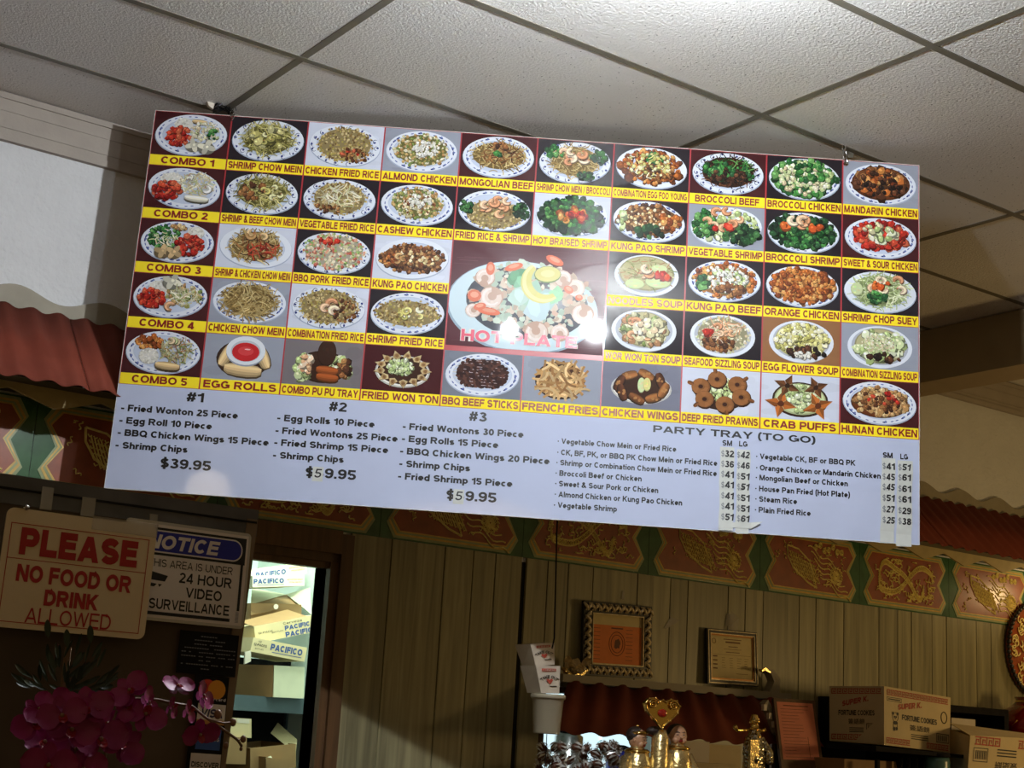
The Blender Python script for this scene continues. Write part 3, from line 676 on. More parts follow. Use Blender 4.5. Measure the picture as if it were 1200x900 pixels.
DK, DR, GR, PT = (34, 26, 34), (70, 22, 26), (150, 156, 172), (208, 214, 232)
# kind of piece, centre, radii (fractions of the cell), count, size, colours
def F(kind, cx, cy, rx, ry, n, size, pal): return (kind, cx, cy, rx, ry, n, size, pal)
def mound(kind, pal, n=230, size=.05, rx=.60, ry=.66, cx=0, cy=.06): return F(kind, cx, cy, min(.86, rx*1.14), min(.84, ry*1.12), n, size, pal)
def combo(a, m, roll=None, wont=None, extra=()):
    L = [F('blob', *a['rice'], .22, .26, 60, .035, 'white'), F('blob', *a['red'], .32, .38, 60, .075, 'red'), F(m[0], *a['main'], .38, .48, 110, m[2], m[1])]
    return L+list(extra)
SP = {
 'COMBO 1': (DR, 'blue', [F('blob', -.22, .5, .24, .28, 60, .035, 'white'), F('roll', .18, .66, .4, .1, 1, 0, 'fry'), F('blob', -.35, -.08, .36, .42, 70, .075, 'red'), F('mix', .36, .1, .36, .52, 100, .05, 'pale'), F('blob', .5, .1, .18, .3, 9, .06, 'green'), F('wonton', .1, -.5, .2, .2, 1, .26, 'pale'), F('wonton', .45, -.55, .2, .2, 1, .28, 'pale')]),
 'COMBO 2': (DR, 'blue', [F('blob', -.35, .45, .3, .26, 60, .035, 'white'), F('strand', .3, .25, .45, .5, 120, .2, 'pale'), F('blob', -.45, -.15, .38, .42, 70, .075, 'red'), F('roll', .35, -.48, .62, .16, 1, 0, 'pale'), F('ring', .15, .5, .1, .1, 2, .1, 'white'), F('ring', .6, .05, .05, .05, 1, .13, 'white')]),
 'COMBO 3': (DR, 'blue', [F('blob', -.35, .2, .42, .55, 90, .06, 'green'), F('strand', -.3, .2, .4, .4, 30, .14, 'pale'), F('blob', .45, .5, .22, .28, 60, .035, 'white'), F('blob', .32, -.12, .36, .42, 70, .075, 'red'), F('wonton', -.35, -.5, .2, .2, 2, .26, 'fry'), F('blob', 0, .7, .2, .1, 12, .06, 'fry')]),
 'COMBO 4': (DR, 'blue', [F('blob', -.3, .45, .28, .26, 60, .035, 'white'), F('mix', .35, .1, .45, .5, 90, .07, 'almond'), F('blob', -.48, -.12, .34, .40, 70, .07, 'red'), F('ring', 0, -.5, .1, .06, 1, .16, 'shrimp'), F('wonton', .0, .72, .1, .1, 1, .3, 'pale'), F('strand', .35, .05, .36, .4, 26, .3, 'pale')]),
 'COMBO 5': (DR, 'blue', [F('blob', -.4, .45, .36, .3, 50, .075, 'orange'), F('blob', -.35, -.2, .25, .34, 70, .035, 'white'), F('strand', .35, .1, .44, .55, 120, .18, 'soup'), F('ring', .1, .5, .2, .1, 3, .12, 'pale'), F('roll', .15, -.62, .62, .18, 1, 0, 'fry')]),
 'SHRIMP CHOW MEIN': (DK, 'swirl', [mound('strand', 'olive', 200, .3), F('blob', 0, .05, .5, .5, 20, .11, 'olive'), F('ring', .1, .1, .3, .3, 4, .1, 'egg')]),
 'SHRIMP & BEEF CHOW MEIN': (DK, 'swirl', [mound('strand', 'olive', 200, .3), F('blob', -.2, .1, .4, .4, 20, .08, 'brown'), F('ring', .3, .1, .3, .3, 5, .11, 'egg')]),
 'SHRIMP & CHICKEN CHOW MEIN': (PT, 'white', [mound('strand', 'noodle', 190, .26), F('strand', 0, 0, .5, .5, 50, .24, 'brown'), F('strand', .2, -.2, .45, .35, 22, .26, 'red'), F('ring', 0, .6, .22, .1, 3, .15, 'fry')]),
 'CHICKEN CHOW MEIN': (GR, 'blue', [mound('strand', 'noodle', 260, .36)]),
 'CHICKEN FRIED RICE': (PT, 'swirl', [mound('blob', 'rice', 330, .035, .66, .74), F('blob', .3, -.4, .4, .3, 40, .05, 'brown'), F('blob', .2, -.4, .3, .2, 8, .05, 'red')]),
 'VEGETABLE FRIED RICE': (DK, 'swirl', [mound('blob', 'rice', 300, .035, .64, .7), F('strand', 0, .1, .5, .5, 50, .26, 'pale'), F('blob', -.3, -.5, .4, .2, 24, .05, 'brown')]),
 'BBQ PORK FRIED RICE': (DK, 'swirl', [mound('blob', 'pork', 340, .042, .72, .76), F('blob', -.1, .6, .3, .15, 14, .06, 'red')]),
 'COMBINATION FRIED RICE': (PT, 'swirl', [mound('blob', 'rice', 330, .036, .68, .74), F('blob', .4, -.1, .35, .5, 60, .045, 'brown'), F('ring', 0, .05, .2, .35, 3, .17, 'shrimp')]),
 'SHRIMP FRIED RICE': (DK, 'blue', [mound('blob', 'rice', 300, .036, .80, .56, cy=0), F('ring', 0, .1, .55, .3, 8, .11, 'egg')]),
 'ALMOND CHICKEN': (GR, 'blue', [mound('blob', 'almond', 260, .045, .64, .7), F('blob', .1, .15, .34, .4, 70, .05, 'white')]),
 'CASHEW CHICKEN': (DK, 'blue', [mound('blob', 'almond', 220, .05, .6, .68), F('blob', 0, 0, .5, .5, 60, .045, 'nut'), F('blob', .05, .2, .3, .32, 44, .05, 'white')]),
 'KUNG PAO CHICKEN': (PT, 'white', [mound('blob', 'brown', 220, .055, .86, .6, cy=0), F('blob', .2, .1, .5, .45, 70, .05, 'nut'), F('blob', -.55, -.1, .3, .3, 30, .05, 'orange'), F('ring', -.2, 0, .3, .3, 3, .12, 'fry')]),
 'MONGOLIAN BEEF': (DR, 'blue', [mound('strand', 'noodle', 160, .24, .66, .6), F('strand', .1, .1, .5, .45, 60, .2, 'brown'), F('blob', .0, .5, .2, .2, 10, .07, 'brown'), F('blob', 0, .15, .12, .08, 5, .08, 'green')]),
 'FRIED RICE & SHRIMP': (DK, 'blue', [mound('blob', 'rice', 220, .035, .7, .62, cy=-.2), F('blob', -.75, .1, .16, .3, 24, .07, 'dkgreen'), F('blob', .7, .05, .2, .4, 30, .07, 'dkgreen'), F('ring', .05, .2, .42, .4, 10, .16, 'shrimp')]),
 'SHRIMP CHOW MEIN / BROCCOLI': (DK, 'swirl', [mound('strand', 'noodle', 150, .26, .6, .66), F('blob', -.55, .45, .22, .28, 34, .07, 'green'), F('blob', .62, .3, .2, .3, 30, .07, 'dkgreen'), F('blob', .3, -.62, .2, .2, 26, .07, 'dkgreen'), F('ring', .05, .3, .4, .35, 8, .16, 'shrimp')]),
 'HOT BRAISED SHRIMP': (PT, 'swirl', [mound('blob', 'dkgreen', 120, .11, .74, .8), F('blob', 0, .1, .68, .7, 90, .06, 'green'), F('blob', 0, .05, .36, .32, 26, .09, 'orange'), F('blob', .1, -.05, .3, .25, 16, .08, 'red')]),
 'COMBINATION EGG FOO YOUNG': (DK, 'white', [mound('blob', 'sauce', 60, .12, .9, .7, cy=0), mound('blob', 'orange', 170, .06, .66, .7), F('blob', .1, -.2, .5, .4, 70, .055, 'brown'), F('blob', .1, .5, .3, .25, 30, .05, 'green'), F('mix', -.1, .1, .6, .6, 80, .05, 'egg')]),
 'KUNG PAO SHRIMP': (DK, 'blue', [mound('blob', 'brown', 130, .07, .76, .68), F('blob', 0, .1, .6, .55, 90, .045, 'nut'), F('blob', .55, .1, .3, .4, 24, .08, 'orange'), F('blob', .1, -.5, .5, .25, 12, .1, 'dkgreen'), F('blob', -.7, .0, .15, .4, 8, .1, 'cabbage')]),
 'BROCCOLI BEEF': (DR, 'swirl', [mound('strand', 'dark', 150, .24, .66, .68), F('blob', -.3, .1, .35, .45, 50, .075, 'green'), F('blob', .4, .0, .35, .3, 22, .06, 'green'), F('strand', .1, .3, .5, .4, 26, .3, 'green'), F('blob', 0, -.2, .5, .4, 50, .06, 'dark')]),
 'VEGETABLE SHRIMP': (GR, 'blue', [mound('blob', 'cabbage', 90, .09, .8, .7), F('blob', -.6, .1, .3, .6, 60, .08, 'green'), F('blob', .4, -.3, .5, .4, 70, .09, 'dkgreen'), F('ring', 0, .3, .6, .5, 8, .16, 'shrimp'), F('blob', -.2, -.1, .4, .3, 5, .09, 'red')]),
 'KUNG PAO BEEF': (DK, 'blue', [mound('blob', 'orange', 120, .07, .72, .72), F('blob', 0, 0, .6, .5, 34, .09, 'cabbage'), F('blob', 0, .1, .6, .6, 80, .05, 'white'), F('blob', .2, -.4, .4, .2, 20, .08, 'brown'), F('blob', -.6, -.1, .2, .3, 14, .1, 'green')]),
 'BROCCOLI CHICKEN': (DK, 'blue', [mound('blob', 'green', 110, .1, .78, .76), F('blob', 0, .1, .75, .7, 70, .07, 'cabbage'), F('blob', 0, 0, .7, .7, 70, .06, 'pale'), F('blob', .1, .3, .5, .4, 30, .09, 'green')]),
 'BROCCOLI SHRIMP': (DK, 'blue', [mound('blob', 'dkgreen', 130, .1, .86, .72), F('blob', 0, -.2, .7, .5, 60, .07, 'green'), F('blob', -.5, .2, .1, .1, 3, .14, 'carrot'), F('blob', .4, .35, .3, .2, 4, .1, 'carrot'), F('ring', -.1, .45, .3, .35, 5, .18, 'shrimp')]),
 'ORANGE CHICKEN': (DK, 'blue', [mound('blob', 'orange', 190, .085, .74, .8), F('blob', 0, .1, .68, .7, 110, .05, 'orange')]),
 'MANDARIN CHICKEN': (GR, 'blue', [F('disc', 0, .05, .78, .78, 1, 0, 'sauce'), F('blob', 0, .1, .68, .62, 60, .15, 'brown'), F('blob', 0, .1, .6, .6, 40, .1, 'orange'), F('blob', 0, 0, .65, .6, 44, .07, 'dark')]),
 'SWEET & SOUR CHICKEN': (DR, 'blue', [mound('blob', 'red', 120, .1, .64, .62, cy=.1), F('blob', 0, .25, .45, .45, 22, .1, 'pale'), F('blob', .05, .2, .5, .4, 10, .1, 'cabbage')]),
 'SHRIMP CHOP SUEY': (DK, 'white', [mound('strand', 'cabbage', 170, .26, .68, .7), F('ring', .2, .3, .45, .4, 8, .15, 'shrimp'), F('blob', -.1, -.3, .25, .25, 22, .08, 'green'), F('disc', -.62, .05, .16, .3, 1, 0, 'cabbage'), F('blob', 0, .4, .3, .2, 5, .09, 'carrot')]),
 'NOODLES SOUP': (DK, 'bowl', [F('disc', 0, .1, .72, .8, 1, 0, 'soup'), mound('strand', 'soup', 90, .24, .62, .6), F('disc', .32, .35, .22, .18, 1, 0, 'cabbage'), F('disc', .3, -.3, .34, .28, 1, 0, 'cabbage'), F('disc', -.3, -.45, .26, .24, 1, 0, 'cabbage'), F('blob', .42, .0, .2, .08, 6, .12, 'red'), F('ring', -.05, .15, .2, .2, 3, .16, 'shrimp')]),
 'WOR WON TON SOUP': (DK, 'bowl', [F('disc', 0, .05, .62, .8, 1, 0, 'soup'), mound('blob', 'soup', 80, .1, .52, .66), F('ring', 0, .1, .45, .5, 8, .14, 'shrimp'), F('blob', .1, 0, .4, .5, 20, .13, 'pale')]),
 'SEAFOOD SIZZLING SOUP': (DK, 'bowl', [mound('blob', 'pale', 260, .035, .62, .76), F('blob', -.1, -.4, .4, .3, 40, .08, 'brown'), F('strand', .05, .35, .4, .45, 26, .34, 'shrimp'), F('ring', .1, .35, .3, .3, 4, .12, 'shrimp'), F('blob', -.4, .1, .15, .08, 4, .09, 'red')]),
 'EGG FLOWER SOUP': ((150, 100, 60), 'bowl', [F('disc', 0, .05, .68, .8, 1, 0, 'egg'), mound('blob', 'egg', 200, .07, .6, .66), F('blob', .1, -.5, .5, .2, 16, .09, 'dark'), F('blob', .05, -.62, .2, .14, 24, .05, 'white')]),
 'COMBINATION SIZZLING SOUP': (GR, 'bowl', [F('disc', 0, .05, .66, .8, 1, 0, 'soup'), mound('blob', 'cabbage', 70, .12, .56, .66), F('blob', -.05, .15, .42, .4, 200, .03, 'pale'), F('blob', .1, -.5, .4, .2, 14, .08, 'dark')]),
 'EGG ROLLS': (GR, 'none', [F('disc', 0, -.05, .68, .84, 1, 0, 'dark'), F('roll', -.42, .1, .62, .26, 1.2, 0, 'fry'), F('roll', .5, .1, .62, .26, -1.2, 0, 'fry'), F('roll', .02, -.55, .95, .30, 1, 0, 'fry'), F('dip', .05, .35, .5, .6, 1, 0, 'red')]),
 'COMBO PU PU TRAY': ((120, 112, 116), 'none', [F('disc', 0, -.15, .64, .72, 1, 0, 'dark'), F('blob', -.5, -.2, .18, .6, 34, .1, 'cabbage'), F('blob', .4, -.2, .3, .5, 30, .1, 'cabbage'), F('blob', -.42, -.1, .14, .4, 20, .09, 'shrimp'), F('blob', .52, -.1, .14, .35, 18, .1, 'brown'), F('disc', .08, .5, .24, .6, 1, 0, 'dark'), F('roll', .12, -.3, .55, .2, 1, 0, 'orange'), F('roll', .14, -.62, .55, .2, 1, 0, 'orange')]),
 'FRIED WON TON': (DR, 'none', [F('disc', 0, -.1, .7, .72, 1, 0, 'white'), F('disc', 0, -.05, .64, .62, 1, 0, 'dark'), F('wring', 0, 0, .58, .62, 13, .3, 'pale'), F('blob', -.05, .1, .34, .36, 90, .06, 'cabbage')]),
 'BBQ BEEF STICKS': ((120, 126, 140), 'blue', [F('skew', 0, .05, .66, .6, 9, .1, 'dark')]),
 'FRENCH FRIES': (GR, 'none', [F('disc', -.05, 0, .64, .84, 1, 0, 'dark'), F('strand', 0, .05, .6, .74, 70, .42, 'fry'), F('strand', 0, .05, .55, .7, 60, .42, 'fry')]),
 'CHICKEN WINGS': ((120, 122, 140), 'none', [F('disc', 0, -.1, .78, .7, 1, 0, 'white'), F('disc', 0, -.05, .72, .64, 1, 0, 'dark'), F('rollring', 0, 0, .58, .56, 8, .42, 'brown'), F('disc', .0, .05, .1, .34, 1, 0, 'cabbage'), F('disc', .14, .1, .1, .3, 1, 0, 'egg')]),
 'DEEP FRIED PRAWNS': (PT, 'none', [F('disc', 0, -.1, .66, .72, 1, 0, 'dark'), F('blob', 0, 0, .45, .6, 80, .07, 'cabbage'), F('ringring', 0, 0, .55, .56, 6, .24, 'brown')]),
 'CRAB PUFFS': (PT, 'none', [F('disc', 0, -.1, .72, .78, 1, 0, 'dark'), F('disc', 0, -.08, .66, .7, 1, 0, 'cabbage'), F('blob', 0, 0, .45, .6, 90, .07, 'cabbage'), F('star', -.5, -.35, 0, 0, 1, .42, 'orange'), F('star', .45, -.35, 0, 0, 1, .42, 'orange'), F('star', -.35, .5, 0, 0, 1, .36, 'brown'), F('star', .4, .5, 0, 0, 1, .34, 'brown')]),
 'HUNAN CHICKEN': (DR, 'blue', [F('disc', 0, 0, .74, .66, 1, 0, 'sauce'), mound('blob', 'fry', 130, .08, .64, .56, cy=.08), F('blob', 0, .1, .5, .45, 50, .06, 'brown'), F('blob', .1, .2, .4, .3, 10, .06, 'red')]),
}
def draw_dish(name, x0, y0, x1, y1):
    bgc, plate, foods = SP[name]; rnd = random.Random(sum(ord(c)*(i+1) for i, c in enumerate(name)))
    p = Print(B, x0, y0, x1, y1, rnd); cx, cy, hw, hh = (x0+x1)/2, (y0+y1)/2, (x1-x0)/2, (y1-y0)/2
    p.poly([(x0, y0), (x1, y0), (x1, y1), (x0, y1)], bgc)
    for k in range(14):
        p.ell(cx+rnd.uniform(-1, 1)*hw, cy+rnd.uniform(-1, 1)*hh, rnd.uniform(.1, .4)*hw, rnd.uniform(.1, .3)*hh, bgc, 9, 0, .09)
    W1, W2, BL = (196, 208, 232), (226, 232, 244), (34, 52, 130)
    ang = rnd.uniform(-.08, .08)
    if plate in ('blue', 'swirl', 'white'):
        RX, RY = hw*.95, hh*.95
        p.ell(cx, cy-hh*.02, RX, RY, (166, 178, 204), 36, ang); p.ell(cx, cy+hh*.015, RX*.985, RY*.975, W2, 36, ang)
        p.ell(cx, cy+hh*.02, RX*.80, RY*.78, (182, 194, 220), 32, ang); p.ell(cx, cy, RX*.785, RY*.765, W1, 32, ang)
        if plate != 'white':
            nn = 26 if plate == 'blue' else 18
            for k in range(nn):
                a = 2*PI*(k+rnd.uniform(-.2, .2))/nn; rr = .885
                ex, ey = cx+RX*rr*math.cos(a), cy+RY*rr*math.sin(a); th = math.atan2(RY*math.cos(a), -RX*math.sin(a))
                big = rnd.random() < .4
                if plate == 'blue':
                    p.ell(ex, ey, hw*(.065 if big else .045), hh*(.036 if big else .024), BL if big else (84, 102, 172), 7, th)
                    if big: p.blob(ex+hw*.02, ey+hh*.03, hw*.03, (110, 128, 190))
                else:
                    p.arc(ex, ey, hw*.06, hw*.010, rnd.uniform(0, 3), rnd.uniform(4, 6), (60, 74, 120), 5)
                    p.blob(ex+hw*rnd.uniform(-.05, .05), ey+hh*rnd.uniform(-.05, .05), hw*.032, BL)
    elif plate == 'bowl':
        RX, RY = hw*.84, hh*1.0
        p.ell(cx, cy-hh*.08, RX*.96, RY*.9, (150, 156, 170), 32); p.ell(cx, cy, RX, RY*.95, W2, 36); p.ell(cx, cy+hh*.03, RX*.88, RY*.84, (176, 182, 196), 32)
    for kind, fx, fy, rx, ry, n, size, pal in foods:
        P = PAL[pal]; ux, uy = cx+fx*hw, cy+fy*hh*.96
        if kind in ('blob', 'mix', 'strand'):
            if pal == 'white' and n >= 60 and size < .04: p.ell(ux, uy-hh*.03, rx*hw*1.02, ry*hh*1.0, (150, 146, 140), 18); p.ell(ux, uy, rx*hw, ry*hh, (226, 224, 216), 18)
            if n >= 100 and foods.index((kind, fx, fy, rx, ry, n, size, pal)) == 0: p.ell(ux, uy, rx*hw*.92, ry*hh*.92, tuple(q*.72 for q in P[1]), 20)
            pts = []
            for i in range(int(n)):
                a = rnd.uniform(0, 2*PI); r = math.sqrt(rnd.random())
                pts.append((r, ux+rx*hw*r*math.cos(a), uy+ry*hh*r*math.sin(a)))
            for r, x, y in pts:
                c = rnd.choice(P); sz = size*hw*rnd.uniform(.7, 1.3)
                if kind == 'strand' or (kind == 'mix' and rnd.random() < .4): p.strand(x, y, (size if kind == 'strand' else size*3)*hw, hw*(.030 if pal == 'fry' else .0125), c)
                else:
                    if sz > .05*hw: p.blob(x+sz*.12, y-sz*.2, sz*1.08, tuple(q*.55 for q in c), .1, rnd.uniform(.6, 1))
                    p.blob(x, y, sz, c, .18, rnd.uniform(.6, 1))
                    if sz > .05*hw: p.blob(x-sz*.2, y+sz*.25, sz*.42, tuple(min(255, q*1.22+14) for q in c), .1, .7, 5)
        elif kind == 'ring':
            for i in range(int(n)):
                a = rnd.uniform(0, 2*PI); r = math.sqrt(rnd.random()); x, y = ux+rx*hw*r*math.cos(a), uy+ry*hh*r*math.sin(a); c = rnd.choice(P); s = size*hw*rnd.uniform(.85, 1.15)
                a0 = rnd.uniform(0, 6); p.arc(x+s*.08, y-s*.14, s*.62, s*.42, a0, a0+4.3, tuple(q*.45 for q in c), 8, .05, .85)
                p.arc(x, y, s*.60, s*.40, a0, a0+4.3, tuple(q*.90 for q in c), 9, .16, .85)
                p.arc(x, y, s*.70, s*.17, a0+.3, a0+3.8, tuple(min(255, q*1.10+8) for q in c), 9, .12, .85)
                p.blob(x+s*.62*math.cos(a0+4.4), y+s*.5*math.sin(a0+4.4), s*.2, (214, 110, 70), .1, .5)
        elif kind == 'disc':
            p.ell(ux, uy, rx*hw, ry*hh, tuple(q*.8 for q in P[0]), 26); p.ell(ux, uy+hh*.02, rx*hw*.94, ry*hh*.93, P[0], 26)
            for i in range(8): p.ell(ux+rx*hw*rnd.uniform(-.6, .6), uy+ry*hh*rnd.uniform(-.6, .6), rx*hw*.2, ry*hh*.13, tuple(q*rnd.uniform(.9, 1.15) for q in P[0]), 8)
        elif kind == 'roll':
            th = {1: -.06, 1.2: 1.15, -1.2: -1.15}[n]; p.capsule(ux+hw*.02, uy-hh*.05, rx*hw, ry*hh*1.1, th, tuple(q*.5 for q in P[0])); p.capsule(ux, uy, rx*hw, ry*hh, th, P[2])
        elif kind == 'dip':
            p.ell(ux, uy-hh*.05, hw*.5, hh*.66, (150, 160, 176), 26); p.ell(ux, uy, hw*.5, hh*.64, (226, 232, 240), 28); p.ell(ux, uy-hh*.02, hw*.38, hh*.48, (190, 196, 206), 24)
            p.ell(ux, uy-hh*.06, hw*.35, hh*.42, (206, 30, 36), 24); p.ell(ux, uy-hh*.02, hw*.2, hh*.2, (224, 60, 64), 16); p.ell(ux+hw*.04, uy+hh*.06, hw*.08, hh*.03, (250, 200, 200), 8)
        elif kind == 'wonton':
            for q in range(int(n)):
                wx, wy, c, s = ux+q*.3*hw, uy, P[2], size*hw; a0 = rnd.uniform(0, 6)
                p.ell(wx, wy-s*.15, s*.8, s*.62, tuple(v*.5 for v in c), 14)
                for i in range(4): a = a0+1.6*i; p.ell(wx+s*.42*math.cos(a), wy+s*.32*math.sin(a), s*.48, s*.26, tuple(v*(.8+.07*i) for v in c), 12, a, .06)
                p.ell(wx, wy, s*.34, s*.26, tuple(v*.86 for v in c), 12); p.blob(wx+s*.05, wy+s*.05, s*.16, tuple(min(255, v*1.08) for v in c))
        elif kind in ('wonton', 'star'):
            for q in range(int(n)):
                wx, wy = ux+(q*.3*hw if kind == 'wonton' else 0), uy; c = P[0] if kind == 'star' else P[2]; m = 4 if kind == 'star' else 5; a0 = rnd.uniform(0, 1.5)
                for i in range(m):
                    a = a0+2*PI*i/m; s = size*hw
                    tip = (wx+s*math.cos(a), wy+s*.9*math.sin(a)); l = (wx+s*.42*math.cos(a+.75), wy+s*.42*math.sin(a+.75)); r_ = (wx+s*.42*math.cos(a-.75), wy+s*.42*math.sin(a-.75))
                    p.poly([(wx, wy), r_, tip, l], tuple(v*.72 for v in c), .12); p.poly([(wx, wy), r_, tip], c, .15)
                p.blob(wx, wy, size*hw*.22, tuple(v*.7 for v in P[-1]))
        elif kind in ('wring', 'rollring', 'ringring'):
            for i in range(int(n)):
                a = 2*PI*(i+.5)/n+.2; x, y = ux+rx*hw*math.cos(a), uy+ry*hh*math.sin(a); c = rnd.choice(P[:3]); s = size*hw
                if kind == 'wring':
                    d = V3(math.cos(a), math.sin(a)*.8, 0); t = (-math.sin(a), math.cos(a)*.8)
                    tip = (x+d[0]*s*.62, y+d[1]*s*.62); l = (x+t[0]*s*.42-d[0]*s*.2, y+t[1]*s*.42-d[1]*s*.2); r_ = (x-t[0]*s*.42-d[0]*s*.2, y-t[1]*s*.42-d[1]*s*.2); b_ = (x-d[0]*s*.45, y-d[1]*s*.45)
                    p.poly([b_, r_, tip, l], (120, 84, 50)); f_ = lambda q: (x+(q[0]-x)*.9, y+(q[1]-y)*.9+s*.02)
                    p.poly([f_(b_), f_(r_), f_(tip), f_(l)], (206, 182, 130), .08); p.blob(x, y, s*.26, (176, 140, 86)); p.blob(x, y, s*.15, (132, 92, 52))
                elif kind == 'rollring':
                    p.capsule(x, y-hh*.04, s*1.05, s*.3, a+1.3, tuple(q*.5 for q in c)); p.capsule(x, y, s, s*.26, a+1.3, c)
                    for _ in range(4): p.blob(x+rnd.uniform(-.2, .2)*s, y+rnd.uniform(-.12, .12)*s, s*.09, P[3])
                else:
                    p.ell(x+s*.06, y-s*.1, s*1.05, s, (50, 26, 16), 14); p.ell(x, y, s, s*.92, tuple(q*.85 for q in P[1]), 14)
                    p.arc(x, y, s*.66, s*.34, 0, 6.2, P[1], 9, .14, .92); p.ell(x, y, s*.26, s*.22, (60, 28, 18), 9)
                    p.capsule(x+math.cos(a)*s*1.15, y+math.sin(a)*s*1.0, s*.7, s*.22, a, P[0])
        elif kind == 'skew':
            for i in range(int(n)):
                y = uy+ry*hh*(i-(n-1)/2)/(n/2); L = rx*hw*math.sqrt(max(.15, 1-((i-(n-1)/2)/(n/2))**2*.75)); th = -.04
                p.poly([(ux-L*1.15, y-.0008), (ux+L*1.05, y-.0008), (ux+L*1.05, y+.0008), (ux-L*1.15, y+.0008)], (220, 204, 170))
                for j in range(16): p.blob(ux+L*(j-7.5)/8, y+rnd.uniform(-.002, .002), hw*.075, rnd.choice([(70, 40, 34), (96, 58, 46), (52, 30, 28)]), .15, .8)
                for j in range(7): p.ell(ux+L*rnd.uniform(-.9, .9), y+.002, hw*.03, hh*.012, (206, 190, 190), 6)
    return p

NAMES = [['COMBO 1', 'SHRIMP CHOW MEIN', 'CHICKEN FRIED RICE', 'ALMOND CHICKEN', 'MONGOLIAN BEEF', 'SHRIMP CHOW MEIN / BROCCOLI', 'COMBINATION EGG FOO YOUNG', 'BROCCOLI BEEF', 'BROCCOLI CHICKEN', 'MANDARIN CHICKEN'],
 ['COMBO 2', 'SHRIMP & BEEF CHOW MEIN', 'VEGETABLE FRIED RICE', 'CASHEW CHICKEN', 'FRIED RICE & SHRIMP', 'HOT BRAISED SHRIMP', 'KUNG PAO SHRIMP', 'VEGETABLE SHRIMP', 'BROCCOLI SHRIMP', 'SWEET & SOUR CHICKEN'],
 ['COMBO 3', 'SHRIMP & CHICKEN CHOW MEIN', 'BBQ PORK FRIED RICE', 'KUNG PAO CHICKEN', None, None, 'NOODLES SOUP', 'KUNG PAO BEEF', 'ORANGE CHICKEN', 'SHRIMP CHOP SUEY'],
 ['COMBO 4', 'CHICKEN CHOW MEIN', 'COMBINATION FRIED RICE', 'SHRIMP FRIED RICE', None, None, 'WOR WON TON SOUP', 'SEAFOOD SIZZLING SOUP', 'EGG FLOWER SOUP', 'COMBINATION SIZZLING SOUP'],
 ['COMBO 5', 'EGG ROLLS', 'COMBO PU PU TRAY', 'FRIED WON TON', 'BBQ BEEF STICKS', 'FRENCH FRIES', 'CHICKEN WINGS', 'DEEP FRIED PRAWNS', 'CRAB PUFFS', 'HUNAN CHICKEN']]
CW, RH, CH, VT = .244, .1785, .0345, .006
BOT = [VT+RH*(r+1)-.001 for r in range(5)]
grid = MB()
B.rect(grid, 0, -BOT[4]-.0015, BW, 0, .0001); grid.build('photo_grid', mat('maroon_grid_line', lin((166, 40, 48)), .4, coat=.7, coat_rough=.08), board)
for r in range(5):
    for c in range(10):
        nm = NAMES[r][c]
        if nm is None: continue
        x0, x1 = c*CW+.0022, (c+1)*CW-.0022; yb = -BOT[r]; yt = -(BOT[r-1] if r else 0)-.002
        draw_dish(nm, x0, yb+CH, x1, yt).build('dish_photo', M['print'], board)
        p = Print(B, x0, yb, x1, yb+CH, random, .0004); p.poly([(x0, yb), (x1, yb), (x1, yb+CH), (x0, yb+CH)], (250, 226, 44))
        cap = p.build('caption', M['print'], board)
        w = min(CW-.012, .0245*len(nm)*.84); 
        if nm.startswith('COMBO ') and len(nm) == 7: w = .168
        if nm in ('EGG ROLLS', 'CRAB PUFFS'): w = .222
        if nm == 'BROCCOLI BEEF': w = .204
        t = MB(); mx = (x0+x1)/2; B.text(t, nm, mx-w/2, mx+w/2, yb+.0058, .0235, .0008, .034)
        t.build('lettering', M['redink'], cap)
# the hot plate picture, two columns wide
rnd = random.Random(5)
x0, x1, y0, y1 = 4*CW+.0022, 6*CW-.0022, -.704, -BOT[1]-.002
hp = Print(B, x0, y0, x1, y1, rnd); hp.poly([(x0, y0), (x1, y0), (x1, y1), (x0, y1)], (92, 48, 56))
def hx(u): return x0+(x1-x0)*u
def hy(v): return y1+(y0-y1)*v
for k in range(80): hp.poly([(hx(a := rnd.random()), hy(b := rnd.random())), (hx(a+.12), hy(b)), (hx(a+.12), hy(b+.006)), (hx(a), hy(b+.006))], (106, 62, 70), .15)
hp.ell(hx(.47), hy(.60), .235, .150, (150, 176, 196), 44, -.05); hp.ell(hx(.475), hy(.59), .232, .146, (206, 228, 238), 44, -.05); hp.ell(hx(.50), hy(.55), .19, .118, (70, 74, 84), 36, -.05)
for k in range(330):
    a, r = rnd.uniform(0, 6.283), math.sqrt(rnd.random()); u, v = .52+.40*r*math.cos(a), .50+.34*r*math.sin(a)
    if v > .30-.15*math.cos((u-.5)*3)+.02: hp.blob(hx(u), hy(v), rnd.uniform(.006, .018), rnd.choice([(214, 196, 176), (226, 214, 196), (190, 168, 146), (200, 214, 196), (176, 196, 178), (206, 170, 148)]), .12, rnd.uniform(.5, 1))
for u, v, r, c in ((.42, .31, .034, (90, 150, 110)), (.46, .36, .03, (120, 180, 140)), (.52, .46, .045, (170, 208, 186)), (.45, .5, .04, (186, 214, 204)), (.62, .52, .045, (178, 206, 204)), (.56, .60, .05, (190, 214, 220)), (.68, .46, .03, (150, 206, 160))):
    hp.blob(hx(u), hy(v), r, c, .05, .8, 9); hp.blob(hx(u)-.004, hy(v)+.004, r*.6, tuple(min(255, q*1.1) for q in c), .05, .7, 7)
